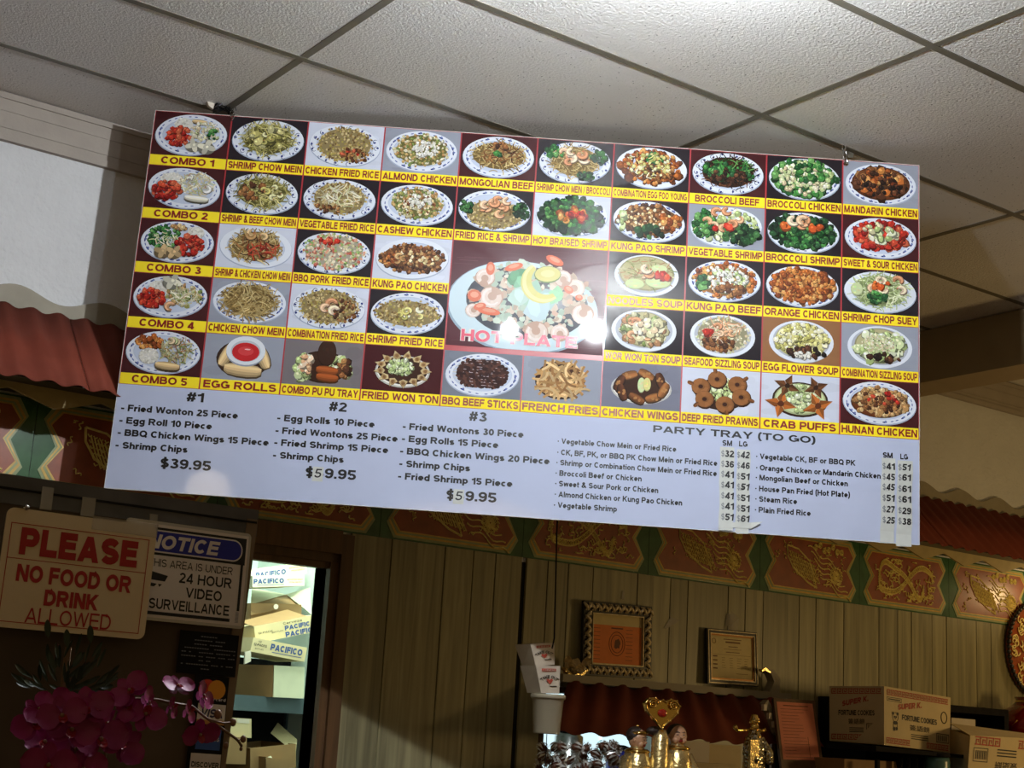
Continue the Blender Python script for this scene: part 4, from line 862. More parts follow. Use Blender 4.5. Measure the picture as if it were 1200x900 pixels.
for u, v, s in ((.27, .52, .036), (.86, .62, .034), (.80, .38, .03), (.72, .30, .028), (.57, .82, .036), (.16, .66, .024), (.72, .82, .028), (.22, .34, .03)):
    hp.ell(hx(u), hy(v), s*1.05, s*.95, (196, 160, 140), 16); a0 = rnd.uniform(0, 6); hp.arc(hx(u), hy(v), s*.66, s*.36, a0, a0+5, (232, 212, 200), 10, .07)
    hp.arc(hx(u), hy(v), s*.72, s*.12, a0, a0+4, (244, 230, 224), 8, .05)
hp.arc(hx(.60), hy(.34), .056, .018, 2.2, 5.4, (222, 214, 130), 14, .03); hp.arc(hx(.60), hy(.34), .062, .006, 2.2, 5.4, (236, 230, 164), 14, .03)
hp.ell(hx(.62), hy(.27), .042, .028, (112, 140, 84), 20, .1); hp.ell(hx(.62), hy(.265), .040, .025, (220, 212, 134), 20, .1); hp.ell(hx(.62), hy(.26), .022, .012, (232, 226, 160), 14, .1)
for u, v, rx_, ry_, th in ((.66, .13, .03, .014, -.4), (.25, .25, .014, .022, 0), (.40, .22, .03, .012, .35), (.16, .52, .022, .02, 0), (.26, .66, .036, .012, -.1), (.76, .40, .016, .012, -.5), (.83, .47, .012, .01, 0), (.20, .62, .02, .012, .3)):
    hp.ell(hx(u), hy(v), rx_, ry_, (226, 112, 80), 12, th, .12); hp.ell(hx(u), hy(v)+.003, rx_*.6, ry_*.5, (240, 160, 130), 9, th, .1)
hpo = hp.build('dish_photo', M['print'], board)
t = MB(); B.text(t, 'HOT PLATE', hx(.09), hx(.84), hy(.955), .040, .0022, .075); t.build('lettering_outline', M['boardedge'], hpo)
t = MB(); B.text(t, 'HOT PLATE', hx(.095), hx(.835), hy(.952), .037, .0027, .035); t.build('lettering', mat('hot_plate_red', lin((206, 50, 84)), .4, coat=.7, coat_rough=.08), hpo)

# black lettering on the white half
def line(s, a, b, cap, bold=.03):
    xa, ya = buv(*a); xb, yb = buv(*b); t = MB(); B.text(t, s, xa, xb, (ya+yb)/2-cap/2, cap, .0006, bold); return t.build('lettering', M['ink'], board)
for s, a, b in (('#1', (219, 465), (239, 466)), ('#2', (386, 476), (406.5, 477.5)), ('#3', (550, 487.5), (570.5, 489))): line(s, a, b, .029, .03)
for s, a, b in (('- Fried Wonton 25 Piece', (142, 478.5), (279, 486)), ('- Egg Roll 10 Piece', (140, 492.5), (248.5, 499)), ('- BBQ Chicken Wings 15 Piece', (138, 507), (315, 518)), ('- Shrimp Chips', (135.5, 521.5), (220, 526.5)),
    ('- Egg Rolls 10 Piece', (325, 489.5), (439, 497)), ('- Fried Wontons 25 Piece', (323, 504), (466, 514)), ('- Fried Shrimp 15 Piece', (321.5, 518.5), (455, 527)), ('- Shrimp Chips', (320, 533.5), (403, 538)),
    ('- Fried Wontons 30 Piece', (472, 499.5), (613.5, 509)), ('- Egg Rolls 15 Piece', (471, 514), (584, 521)), ('- BBQ Chicken Wings 20 Piece', (469, 528), (644, 540.5)), ('- Shrimp Chips', (468, 543), (551, 548.5)), ('- Fried Shrimp 15 Piece', (466.5, 558), (600.5, 566.5))):
    line(s, a, b, .0205, .042)
line('$39.95', (188, 542.5), (247.5, 546), .030, .03)
for s, a, b in (('$59.95', (358, 553.5), (417.5, 556.5)), ('$59.95', (523, 580), (582, 583))):
    line(s, a, b, .030, .03)
    x, y = buv(a[0]+16, (a[1]+b[1])/2); q = MB(); B.slab(q, x-.020, y-.024, x+.012, y+.02, .0006, .0012); pt = q.build('price_tape', M['papertape'], board)
    q = MB(); B.text(q, '5', x-.014, x+.008, y-.013, .027, .0018, .01, shear=.15); q.build('handwriting', M['hand'], pt)
xa, ya = buv(765.5, 502); xb, yb_ = buv(955.5, 516)
line('PARTY TRAY (TO GO)', (765.5, 502), (955.5, 516), .0215, .03)
for s, a, b in (('\u2022 Vegetable Chow Mein or Fried Rice', (653.5, 516.5), (792.5, 526.5)), ('\u2022 CK, BF, PK, or BBQ PK Chow Mein or Fried Rice', (653, 529.5), (840.5, 543)), ('\u2022 Shrimp or Combination Chow Mein or Fried Rice', (652, 541.5), (840, 555)),
    ('\u2022 Broccoli Beef or Chicken', (651, 554), (752, 561)), ('\u2022 Sweet & Sour Pork or Chicken', (650.5, 567), (771.5, 574)), ('\u2022 Almond Chicken or Kung Pao Chicken', (650, 579), (799.5, 589)), ('\u2022 Vegetable Shrimp', (649, 591.5), (723, 596.5)),
    ('\u2022 Vegetable CK, BF or BBQ PK', (886, 534), (1002.5, 543)), ('\u2022 Orange Chicken or Mandarin Chicken', (886, 547), (1032, 558.5)), ('\u2022 Mongolian Beef or Chicken', (885.5, 559), (993.5, 567)), ('\u2022 House Pan Fried (Hot Plate)', (885, 571.5), (996, 580.5)), ('\u2022 Steam Rice', (885, 584), (934, 588)), ('\u2022 Plain Fried Rice', (884.5, 596.5), (950, 602)),
    ('SM', (846.5, 519), (858, 519.5)), ('LG', (866, 520), (876, 520.5)), ('SM', (1034.5, 533), (1046, 534)), ('LG', (1055, 535), (1064, 535.5))):
    line(s, a, b, .0172, .038)
def strip(pa, pb, w, rows, xr):
    xa, ya = buv(*pa); xb, yb = buv(*pb); q = MB()
    n = 7; vs = []
    for i in range(n+1):
        f = i/n; x = xa+(xb-xa)*f+.0015*math.sin(i*1.7); y = ya+(yb-ya)*f; zz = .0012+.0008*math.sin(i*2.2)**2+(.003 if i == n else 0)
        vs += [B.P(x-w/2, y, zz), B.P(x+w/2, y+.002*math.sin(i), zz)]
    q.add(vs, [(2*i, 2*i+2, 2*i+3, 2*i+1) for i in range(n)]); o = q.build('price_tape', M['papertape'], board)
    t1_, t2_ = MB(), MB()
    for s, y in rows:
        x_, yy = buv((xr[0]+xr[1])/2, y); xa_, xb_ = buv(xr[0], y)[0], buv(xr[1], y)[0]
        B.text(t1_, '$', xa_, xa_+.010, yy-.009, .018, .0026, .0); B.text(t2_, s, xa_+.0115, xb_, yy-.010+random.uniform(-.001, .001), .0205, .0027, .035, shear=random.uniform(.0, .18))
    t1_.build('lettering', M['faded'], o); t2_.build('handwriting', M['hand'], o)
strip((852, 524), (850.5, 622), .043, [('32', 532), ('36', 544), ('41', 556), ('41', 568.5), ('41', 581), ('41', 593.5), ('51', 606)], (845, 860))
strip((871.5, 527), (869.5, 626), .040, [('42', 533.5), ('46', 546), ('51', 558.5), ('51', 571), ('51', 583.5), ('51', 596), ('61', 608)], (863.5, 878.5))
strip((1041, 537), (1039.5, 637), .042, [('41', 546.5), ('45', 559), ('45', 571), ('51', 584), ('27', 597), ('25', 609.5)], (1034, 1048.5))
strip((1060.5, 540), (1059, 641), .046, [('51', 548), ('61', 560), ('61', 573), ('61', 585.5), ('29', 598.5), ('38', 611)], (1052.5, 1067.5))
q = MB(); xa, ya = buv(893, 611); q.add([B.P(*buv(842, 617), .004), B.P(*buv(880, 620), .004), B.P(*buv(893, 612), .010), B.P(*buv(880, 612.5), .003), B.P(*buv(843, 612), .003)], [(0, 1, 2, 3, 4)]); q.build('curled_tape_end', M['papertape'], board)

# hangers
def chain(mb, a, b, n, r=.006, w=.0013):
    a, b = np.array(a), np.array(b); d = (b-a); L = np.linalg.norm(d)/n; d /= np.linalg.norm(d)
    s1 = np.cross(d, V3(0, 1, 0)); s1 /= np.linalg.norm(s1); s2 = np.cross(d, s1)
    for i in range(n):
        c = a+d*L*(i+.5); s = s1 if i % 2 else s2
        mb.tube([c+L*.72*math.cos(t)*d+r*math.sin(t)*s for t in np.linspace(0, 2*PI, 11)], w, 5, cap=False)
hk = thing('hanging_chain', 'bundle of knotted wire and chain holding the left top of the menu board', 'chain', tuple(at(268, 142, 4.08)))
mb = MB(); rnd = random.Random(3); c = B.P(.235, .018, .0)
c = TLc+E1*.215+V3(0, 0, .022)
for k in range(16):
    a = rnd.uniform(0, 6.3); pts = [c+V3(.036*math.cos(a+t)*rnd.uniform(.8, 1), .020*math.sin(2*t+a), .015*math.sin(a*2+t*1.3)) for t in np.linspace(0, 5, 10)]
    mb.tube(pts, .0018, 4)
mb.build('wire_bundle', M['wire'], hk)
mb = MB(); chain(mb, c+V3(.02, -.02, .0), B.P(.247, -.018, .006), 5); mb.build('chain', M['chrome'], hk)
mb = MB(); mb.prism([c+V3(-.062, 0, .016), c+V3(-.03, 0, .018), c+V3(-.035, 0, -.012), c+V3(-.052, 0, -.005)], (0, .012, 0)); mb.build('ceiling_clip', M['white'], hk)
hk = thing('hanging_chain', 'short chrome chain and ring holding the right top of the menu board', 'chain', tuple(B.P(2.195, 0, 0)))
mb = MB(); e = B.P(2.205, -.012, .006); chain(mb, V3(e[0]-.012, e[1]+.0, H-.004), e, 4, .007, .0018); mb.build('chain', M['chrome'], hk)
mb = MB(); mb.ball(e+V3(0, 0, -.003), .0085, 10, 7); mb.build('ring', M['chrome'], hk)
mb = MB(); e2 = e+V3(.03, .02, 0); mb.prism([(e2[0]-.02, e2[1], H-.003), (e2[0]+.03, e2[1], H-.003), (e2[0]+.025, e2[1], H-.02), (e2[0]-.01, e2[1], H-.03)], (0, .008, 0)); mb.build('ceiling_clip', M['rail'], hk)

# ceiling lamp whose two bulbs light the board (just outside the frame, above)
lt = thing('ceiling_light', 'twin bulb ceiling lamp in front of the menu board', 'lamp', (1.77, 2.12, 1.70))
MB().lathe((1.77, 2.12, H-.035), [(.05, 0), (.09, .015), (.09, .034)], 24).build('lamp_base', M['enamel'], lt)
for nm, p, r, mm in (('bulb', (1.965, 2.12, 1.712), .022, 'bulb'), ('bulb', (1.635, 2.28, 1.712), .030, 'bulb2')):
    MB().tube([(1.77+(p[0]-1.77)*.3, 2.12+(p[1]-2.12)*.3, H-.02), (p[0], p[1], H-.03), (p[0], p[1], p[2]+.04)], .008, 6).build('lamp_arm', M['enamel'], lt)
    MB().ball(p, r, 14, 10).build(nm, M[mm], lt, True)

# ================================================================ PARTITION WITH SIGNS
PY = 1.95
tr, br = at(299, 619, PY), at(262, 900, PY); dn = (br-tr)/(tr[2]-br[2])
def edge(z, y=PY, dx=0): p = tr+dn*(tr[2]-z); return (p[0]+dx, y, z)
pt = thing('partition_screen', 'dark brown counter partition screen carrying the taped signs', 'partition', (.4, PY, -EYE))
ztop = tr[2]; w = .0
MB().hexa([(-.8, PY, -EYE), edge(-EYE), edge(-EYE, PY+.02), (-.8, PY+.02, -EYE)], [(-.8, PY, ztop), edge(ztop), edge(ztop, PY+.02), (-.8, PY+.02, ztop)]).build('panel', M['partition'], pt)
MB().hexa([edge(-EYE, PY-.004, -.016), edge(-EYE, PY-.004, .001), edge(-EYE, PY+.025, .001), edge(-EYE, PY+.025, -.016)], [edge(ztop+.012, PY-.004, -.016), edge(ztop+.012, PY-.004, .001), edge(ztop+.012, PY+.025, .001), edge(ztop+.012, PY+.025, -.016)]).build('edge_post', M['tan'], pt)
MB().box((-.8, PY-.003, ztop-.012), (tr[0]+.002, PY+.024, ztop+.026)).build('top_band', M['grey'], pt)
MB().box((-.8, PY-.0045, ztop+.006), (tr[0], PY-.003, ztop+.009)).build('band_seam', M['black'], pt)
for a, b in (((50, 570), (60, 598)), ((97, 582), (110, 606)), ((176, 602), (183, 622))):
    p, q2 = at(*a, PY-.006), at(*b, PY-.006); MB().box((p[0], PY-.0062, q2[2]), (q2[0], PY-.0048, p[2])).build('clear_tape', M['tape'], pt)
# PLEASE sign
A = sheet_px((8.7, 593.7), (183.7, 617.5), (-11.3, 733.7), PY-.022)
def zs(x, y): return A.uv(x/4, 570+y/4)
sg = thing('please_sign', 'cream rectangular plastic sign asking for no food or drink in dark red letters', 'sign', tuple(A.P(A.w/2, 0)))
def rounded(sh, x0, y0, x1, y1, r, n=5):
    pts = []
    for cx, cy, a in ((x1-r, y1-r, 0), (x0+r, y1-r, PI/2), (x0+r, y0+r, PI), (x1-r, y0+r, 1.5*PI)):
        pts += [(cx+r*math.cos(a+PI/2*k/n), cy+r*math.sin(a+PI/2*k/n)) for k in range(n+1)]
    return pts
mb = MB(); mb.prism([A.P(x, y, 0) for x, y in rounded(A, 0, 0, A.w, A.h, .010)], A.n*.0025); mb.build('sign_plate', M['cream'], sg)
mb = MB(); A.frame(mb, .007, .007, A.w-.009, A.h-.019, .0011, .003); A.rect(mb, .007, A.h*.575, A.w-.009, A.h*.575+.001, .003); mb.build('border_line', M['signred'], sg)
for s, u0, u1, v0, v1, bo in (('PLEASE', .105, .885, .155, .385, .055), ('NO FOOD OR', .11, .865, .465, .61, .04), ('DRINK', .305, .66, .655, .79, .045), ('ALLOWED', .20, .76, .815, .945, .0)):
    mb = MB(); A.text(mb, s, A.w*u0, A.w*u1, A.h*(1-v1), A.h*(v1-v0), .0032, bo); mb.build('lettering', M['signred'], sg)
mb = MB(); mb.ball(A.P(*zs(115, 100), .004), .004, 8, 6); mb.build('suction_pin', M['chrome'], sg)
mb = MB(); A.rect(mb, A.w*.55, A.h*.90, A.w*1.0, A.h*1.02, .0045); mb.build('clear_tape', M['tape'], sg)
# NOTICE sign
A = sheet_px((148, 608.7), (303, 629 if False else 627.5), (135.5, 724), PY-.010)
A = sheet_px((148, 607.5), (303.5, 627), (134.5, 722), PY-.010)
A = sheet_px((150, 604), (303, 613.5), (131, 729), PY-.010) if False else A
# measured: right edge (299..303, 620) down to (283, 743), top edge runs up to the left
A = sheet_px((140, 605.5), (303, 618), (122, 730), PY-.010) if False else sheet_px((148, 606), (294.5, 626), (135.5, 723), PY-.010)
def zn(x, y): return A.uv(x/4, 570+y/4)
sg = thing('notice_sign', 'white metal video surveillance sign with blue and black header', 'sign', tuple(A.P(A.w/2, 0)))
mb = MB(); mb.prism([A.P(x, y, 0) for x, y in rounded(A, 0, 0, A.w, A.h, .006)], A.n*.0012); mb.build('sign_plate', M['alu'], sg)
mb = MB(); A.rect(mb, .004, .004, A.w-.004, A.h-.004, .0014); mb.build('white_field', M['signwhite'], sg)
mb = MB(); A.rect(mb, .006, A.h*.66, A.w-.007, A.h*.94, .0016)
A.rect(mb, .006, .008, A.w*.88, .0125, .0016); A.rect(mb, A.w-.013, A.h*.18, A.w-.009, A.h*.66, .0016); mb.build('black_border', M['inkmatt'], sg)
mb = MB(); mb.add([A.P(x, y, .0018) for x, y in rounded(A, .012, A.h*.685, A.w-.012, A.h*.915, A.h*.11, 8)], [tuple(range(36))]); mb.build('pill_outline', M['signwhite'], sg)
mb = MB(); mb.add([A.P(x, y, .0020) for x, y in rounded(A, .014, A.h*.70, A.w-.014, A.h*.90, A.h*.095, 8)], [tuple(range(36))]); mb.build('blue_pill', M['blue'], sg)
mb = MB(); A.text(mb, 'NOTICE', A.w*.17, A.w*.75, A.h*.725, A.h*.145, .0022, .04, shear=.2); mb.build('lettering', M['signwhite'], sg)
mb = MB()
A.text(mb, 'THIS AREA IS UNDER', A.w*.20, A.w*.87, A.h*.545, A.h*.078, .0016, .0)
A.text(mb, '24 HOUR', A.w*.45, A.w*.87, A.h*.405, A.h*.105, .0016, .02)
A.text(mb, 'VIDEO', A.w*.51, A.w*.80, A.h*.26, A.h*.105, .0016, .02)
A.text(mb, 'SURVEILLANCE', A.w*.235, A.w*.87, A.h*.12, A.h*.105, .0016, .02); mb.build('lettering', M['inkmatt'], sg)
mb = MB(); X = lambda u, v: A.P(A.w*u, A.h*v, .0016)
mb.add([X(.20, .50), X(.36, .46), X(.34, .40), X(.20, .41)], [(0, 3, 2, 1)]); mb.add([X(.18, .385), X(.28, .37), X(.26, .34), X(.18, .345)], [(0, 3, 2, 1)]); mb.add([X(.29, .37), X(.32, .37), X(.30, .34)], [(0, 2, 1)]); mb.build('camera_symbol', M['inkmatt'], sg)
mb = MB()
for k in range(10): A.rect(mb, A.w-.0145, A.h*.06+.0015*k, A.w-.0095, A.h*.06+.0015*k+.0007, .0018)
mb.build('barcode', M['faded'], sg)
# black poster under it
A = sheet_px((213, 737), (281, 742), (208, 797), PY-.006); A = sheet_px((211.5, 738), (280, 745), (206, 788), PY-.006)
sg = thing('black_notice_paper', 'small black paper with fine white text below the surveillance sign', 'paper', tuple(A.P(A.w/2, 0)))
mb = MB(); A.slab(mb, 0, 0, A.w, A.h, 0, .0008); mb.build('paper', M['black'], sg)
mb = MB()
for k, (a, b) in enumerate(((.35, .68), (.25, .78), (.25, .78), (.05, .97), (.05, .97), (.05, .97), (.35, .6), (.06, .95), (.4, .55))):
    y = A.h*(.88-.095*k); n = int((b-a)*24)
    for i in range(n): 
        if random.random() < .85: A.rect(mb, A.w*(a+(b-a)*i/n), y, A.w*(a+(b-a)*(i+.8)/n), y+.0014, .001)
mb.build('small_print', M['faded'], sg)
# payment card stickers
A = sheet_px((229, 790), (268.5, 794), (217, 905), PY-.006)
sg = thing('card_sticker_strip', 'black vertical strip of payment card stickers behind the orchid', 'sticker', tuple(A.P(A.w/2, 0)))
mb = MB(); A.slab(mb, 0, 0, A.w, A.h, 0, .0008); mb.build('strip', M['black'], sg)
def disc(sh, cx, cy, r, z, n=18): return [sh.P(cx+r*math.cos(2*PI*k/n), cy+r*math.sin(2*PI*k/n), z) for k in range(n)]
for nm, cx, m in (('red_circle', .38, mat('card_red', lin((214, 60, 40)), .5)), ('orange_circle', .66, mat('card_orange', lin((240, 160, 50)), .5))):
    MB().add(disc(A, A.w*cx, A.h*.86, A.w*.26, .0010 if cx < .5 else .0012), [tuple(range(18))]).build(nm, m, sg)
mb = MB(); A.text(mb, 'mastercard', A.w*.18, A.w*.95, A.h*.745, A.h*.032, .0012, .01); mb.build('lettering', M['signwhite'], sg)
mb = MB(); A.rect(mb, A.w*.16, A.h*.50, A.w*.98, A.h*.71, .0012); mb.build('white_card', M['signwhite'], sg)
mb = MB(); A.rect(mb, A.w*.16, A.h*.50, A.w*.98, A.h*.545, .0014); mb.build('gold_stripe', mat('card_gold', lin((206, 150, 84)), .5), sg)
mb = MB(); A.text(mb, 'VISA', A.w*.28, A.w*.9, A.h*.57, A.h*.09, .0014, .03, shear=.2); mb.build('lettering', mat('visa_blue', lin((30, 34, 90)), .5), sg)
mb = MB(); A.rect(mb, A.w*.2, A.h*.24, A.w*.92, A.h*.46, .0012); mb.build('blue_card', mat('card_blue', lin((50, 90, 160)), .5), sg)
mb = MB(); A.text(mb, 'EXPRESS', A.w*.24, A.w*.88, A.h*.33, A.h*.04, .0014, .02); mb.build('lettering', M['signwhite'], sg)
mb = MB(); A.rect(mb, A.w*.10, 0, A.w*.98, A.h*.20, .0012); mb.build('white_card', M['signwhite'], sg)
mb = MB(); A.text(mb, 'DISCOVER', A.w*.14, A.w*.94, A.h*.06, A.h*.055, .0014, .03); mb.build('lettering', M['inkmatt'], sg)

# ================================================================ ORCHIDS AND LEAFY PLANT
def petal(mb, c, d, L, w, n, cup=.15, seg=7):
    """a rounded petal from c along d, width axis = n x d"""
    d = np.array(d, float); d /= np.linalg.norm(d); n = np.array(n, float); n = n-d*(n@d); n /= np.linalg.norm(n); s = np.cross(n, d)
    vs, fs = [], []
    prof = [(0, .12), (.12, .5), (.3, .86), (.52, 1), (.74, .88), (.9, .55), (1, .12)]
    for t, ww in prof:
        for k in (-1, -.5, 0, .5, 1):
            vs.append(np.array(c)+d*L*t+s*w*ww*k*.5+n*(cup*L*(t*t*.5-t*.3)+cup*w*(k*k)*.35))
    for i in range(6):
        for k in range(4): o = i*5+k; fs.append((o, o+1, o+6, o+5))
    mb.add(vs, fs)
def orchid_flower(parent, px, py, Y, size, th0=0, face=(-.1, -1, .15), dark=False, npet=5):
    c = at(px, py, Y); n = np.array(face, float); n /= np.linalg.norm(n)
    a = np.cross(n, V3(0, 0, 1)); a /= np.linalg.norm(a); a = -a; b = np.cross(a, n); b = -b if b[2] < 0 else b
    def dirv(t): return math.cos(t)*a+math.sin(t)*b
    mb = MB()
    for t, L, w in ((PI/2, .9, .62), (PI*1.22, .85, .55), (-PI*.22, .85, .55))[:npet]: petal(mb, c-n*.002, dirv(t+th0)+n*.12, size*L*.5, size*w*.5, n)
    for t in (.12, PI-.12): petal(mb, c+n*.002, dirv(t+th0)+n*.08, size*.56, size*.58, n, .22)
    fl = mb.build('flower', M['petal'], parent, True)
    lm = MB(); petal(lm, c+n*.003, dirv(-PI/2+th0)+n*.5, size*.24, size*.2, n, .5); petal(lm, c+n*.003, dirv(-PI*.3+th0)+n*.5, size*.14, size*.12, n, .4); petal(lm, c+n*.003, dirv(-PI*.7+th0)+n*.5, size*.14, size*.12, n, .4)
    lm.build('lip', M['lip'], fl, True)
    cm = MB(); cm.ball(c+n*size*.08, size*.05, 8, 6); cm.build('column', M['bud'], fl, True)
    return fl
def px6(x, y, Y): return at(x/4, 675+y/4, Y)
o1 = thing('orchid_spray', 'full cluster of pink moth orchid blooms in front of the dark partition', 'orchid', (.35, 1.6, -.6))
specs = [(400, 605, .066, .1), (335, 705, .066, -.2), (465, 750, .070, .15), (160, 675, .058, .5), (205, 765, .062, -.5), (290, 640, .060, .3), (225, 870, .066, 0), (385, 890, .06, .2), (500, 680, .058, -.7), (250, 590, .05, .8), (450, 590, .045, .4), (350, 800, .055, 1.3), (580, 770, .062, -1.0), (180, 610, .045, 1.0)]
for i, (x, y, s, th) in enumerate(specs):
    Y = 1.55+.012*(i % 5)+(.05 if i in (8, 9, 11, 12) else 0)
    orchid_flower(o1, x/4, 675+y/4+4, Y, s*.80, th, (-.35+.5*random.random(), -1, random.uniform(-.1, .45)))
mb = MB(); mb.tube([px6(330, 900, 1.62)+V3(0, 0, -.45), px6(330, 950, 1.60), px6(370, 800, 1.60), px6(300, 650, 1.60)], .003, 6); mb.tube([px6(370, 800, 1.60), px6(450, 650, 1.60), px6(430, 600, 1.59)], .002, 6); mb.build('stem', M['stem'], o1, True)
o2 = thing('orchid_spray', 'arching orchid stem with sparse side-facing blooms and buds over the card stickers', 'orchid', (.62, 1.62, -.6))
for x, y, s, th, f in ((610, 540, .060, .9, (-.8, -1, .5)), (690, 590, .046, -1.0, (.7, -1, .1)), (680, 650, .062, 2.8, (-.2, -1, .3)), (830, 520, .050, 0, (.1, -1, .9)), (945, 560, .050, -.6, (.8, -1, .1)), (935, 740, .056, .2, (.0, -1, -.3)), (800, 610, .036, 2.4, (.9, -1, -.2)), (600, 620, .04, 1.6, (-.5, -1, .2)), (880, 630, .036, 2.2, (.7, -1, 0))):
    orchid_flower(o2, x/4, 675+y/4, 1.60, s*.74, th, f)
mb = MB(); mb.tube([px6(480, 1000, 1.62), px6(500, 760, 1.62), px6(560, 600, 1.62), px6(640, 575, 1.62), px6(740, 580, 1.62), px6(830, 600, 1.62), px6(900, 610, 1.62), px6(960, 660, 1.62), px6(1040, 715, 1.62), px6(1110, 765, 1.62), px6(1135, 800, 1.62)], .0016, 6)
mb.tube([px6(960, 660, 1.62), px6(1000, 680, 1.62), px6(1050, 690, 1.62), px6(1090, 686, 1.62)], .0012, 5); mb.tube([px6(1060, 725, 1.62), px6(1110, 770, 1.62), px6(1140, 765, 1.62)], .001, 5)
mb.build('stem', M['stem'], o2, True)
for x, y, r in ((1093, 686, .0055), (1140, 764, .005), (1060, 795, .0045), (1022, 648, .0065), (1008, 752, .006), (1130, 810, .003), (985, 760, .004)):
    MB().ball(px6(x, y, 1.62), r*.7, 9, 7, (1, 1, 1.25)).build('bud', M['bud'], o2, True)
pl = thing('leafy_plant', 'dark green leafy plant in shade below the cream sign', 'plant', (.28, 1.7, -.6))
rnd = random.Random(12)
base = px6(300, 500, 1.70)
for k in range(60):
    a = rnd.uniform(0, PI); rr = rnd.uniform(.0, .050)
    c = base+V3(rr*math.cos(a)*1.15, rnd.uniform(-.03, .03), rr*math.sin(a)*.9-.01)
    d = V3(math.cos(a)+rnd.uniform(-.5, .5), rnd.uniform(-.5, .2), math.sin(a)+rnd.uniform(-.1, .6))
    mb = MB(); petal(mb, c, d, rnd.uniform(.016, .028), rnd.uniform(.004, .0065), (rnd.uniform(-.5, .5), -1, .3), .3); mb.build('leaf', M['leaf'], pl, True)
for tx, ty in ((225, 240), (425, 265), (315, 285)):
    mb = MB(); p = px6(tx, ty+48, 1.68); petal(mb, p, px6(tx-2, ty, 1.68)-p, .020, .008, (0, -1, 0), .1); mb.build('leaf', M['leaf'], pl, True)
MB().tube([base+V3(0, 0, -.45), base, base+V3(0, 0, .04)], .004, 6).build('stem', M['stem'], pl)

# ================================================================ STORE ROOM
sr = thing('storage_rack', 'blue-grey metal rack holding cartons in the store room', 'rack', (2.75, 5.75, -EYE))
SY = 5.45
def rackz(px, py): return at(px, py, SY)[2]
MB().box((2.1, SY, rackz(340, 836)), (3.12, SY+.45, rackz(340, 818))).build('shelf', M['steelblue'], sr)
for x in (2.12, 3.09):
    for y in (SY, SY+.42): MB().box((x, y, -EYE), (x+.03, y+.03, rackz(340, 780))).build('post', M['steelblue'], sr)
MB().box((2.1, SY, -.75), (3.05, SY+.45, -.72)).build('shelf', M['steelblue'], sr)
def carton(name, label, tl, trp, bl, Y, depth, m, texts=(), open_top=False, group=None, cat='carton'):
    A = sheet_px(tl, trp, bl, Y); t = thing(name, label, cat, tuple(A.P(A.w/2, 0, -depth/2)), group)
    mb = MB()
    if open_top:
        th = .004
        A.slab(mb, 0, 0, A.w, A.h, -th, 0); A.slab(mb, 0, 0, A.w, A.h, -depth, -depth+th); A.slab(mb, 0, 0, th, A.h, -depth+th, -th); A.slab(mb, A.w-th, 0, A.w, A.h, -depth+th, -th); A.slab(mb, 0, 0, A.w, th, -depth+th, -th)
    else: A.slab(mb, 0, 0, A.w, A.h, -depth, 0)
    mb.build('body', M[m], t)
    for s, u0, u1, v0, cap, mm, bo in texts:
        q = MB(); A.text(q, s, A.w*u0, A.w*u1, A.h*v0, A.h*cap, .001, bo); q.build('lettering', M[mm] if isinstance(mm, str) else mm, t)
    return t, A
def z7(x, y): return (260+x/6, 630+y/6)
def z8(x, y): return (260+x/6, 750+y/6)
PT_ = [('PACIFICO', .02, .60, .30, .42, 'printblue', .05), ('IMPORTED BEER', .66, .97, .52, .12, 'cartonred', 0), ('FROM MEXICO', .70, .96, .28, .12, 'cartonred', 0)]
MB().box((2.1, SY+.44, -EYE), (3.12, SY+.45, rackz(340, 770))).build('shade_backdrop', M['black'], sr)  # black sheet added to stand for the shade behind the lower boxes
t, A = carton('beer_carton', 'flattened cream beer carton tilted up at the back of the pile', z7(205, 222), z7(595, 172), z7(205, 305), 5.75, .05, 'cartonlt', [('PACIFICO', .08, .62, .2, .45, 'printblue', .05), ('IMPORTED BEER', .68, .97, .6, .14, 'cartonred', 0), ('FROM MEXICO', .72, .96, .35, .14, 'cartonred', 0)])
t, A = carton('beer_carton', 'cream beer carton lying level on top of the pile with blue lettering', z7(215, 268), z7(580, 258), z7(215, 350), 5.55, .24, 'cartonlt', PT_)
q = MB(); A.rect(q, A.w*.08, A.h*.16, A.w*.6, A.h*.2, .001); q.build('blue_rule', M['printblue'], t)
t, A = carton('open_box', 'open brown box with folded flaps in the middle of the pile', z7(205, 460), z7(560, 470), z7(205, 600), 5.62, .3, 'cartonbr', open_top=True)
q = MB(); q.prism([at(*z7(215, 355), 5.9), at(*z7(455, 398), 5.9), at(*z7(205, 470), 5.62)], (0, .004, 0)); q.build('flap', M['cartonlt'], t)
q = MB(); q.prism([at(*z7(455, 398), 5.9), at(*z7(620, 352), 5.75), at(*z7(630, 540), 5.62), at(*z7(545, 470), 5.66)], (0, .004, 0)); q.build('flap', M['cartonlt'], t)
q = MB(); q.prism([at(*z7(455, 400), 5.91), at(*z7(545, 475), 5.7), at(*z7(380, 510), 5.6), at(*z7(205, 545), 5.6), at(*z7(205, 460), 5.66)], (0, .004, 0)); q.build('flap', M['cartonbr'], t)
q = MB(); q.add(disc(sheet_px(z7(350, 450), z7(420, 450), z7(350, 520), 5.58), .02, .02, .011, 0, 12), [tuple(range(12))]); q.build('hole', M['white'], t)
t, A = carton('beer_carton', 'tilted cream beer carton facing forward with two lines of blue lettering', z7(225, 625), z7(640, 545), z7(240, 745), 5.45, .25, 'carton', [('PACIFICO', .50, 1.02, .42, .27, 'printblue', .05), ('PACIFICO', .50, 1.05, .02, .3, 'printblue', .05), ('Cerveza', .48, .8, .78, .13, 'ink', 0), ('12 PACK', .05, .3, .5, .1, 'ink', 0), ('BOTTLES', .28, .47, .4, .08, 'ink', 0)])
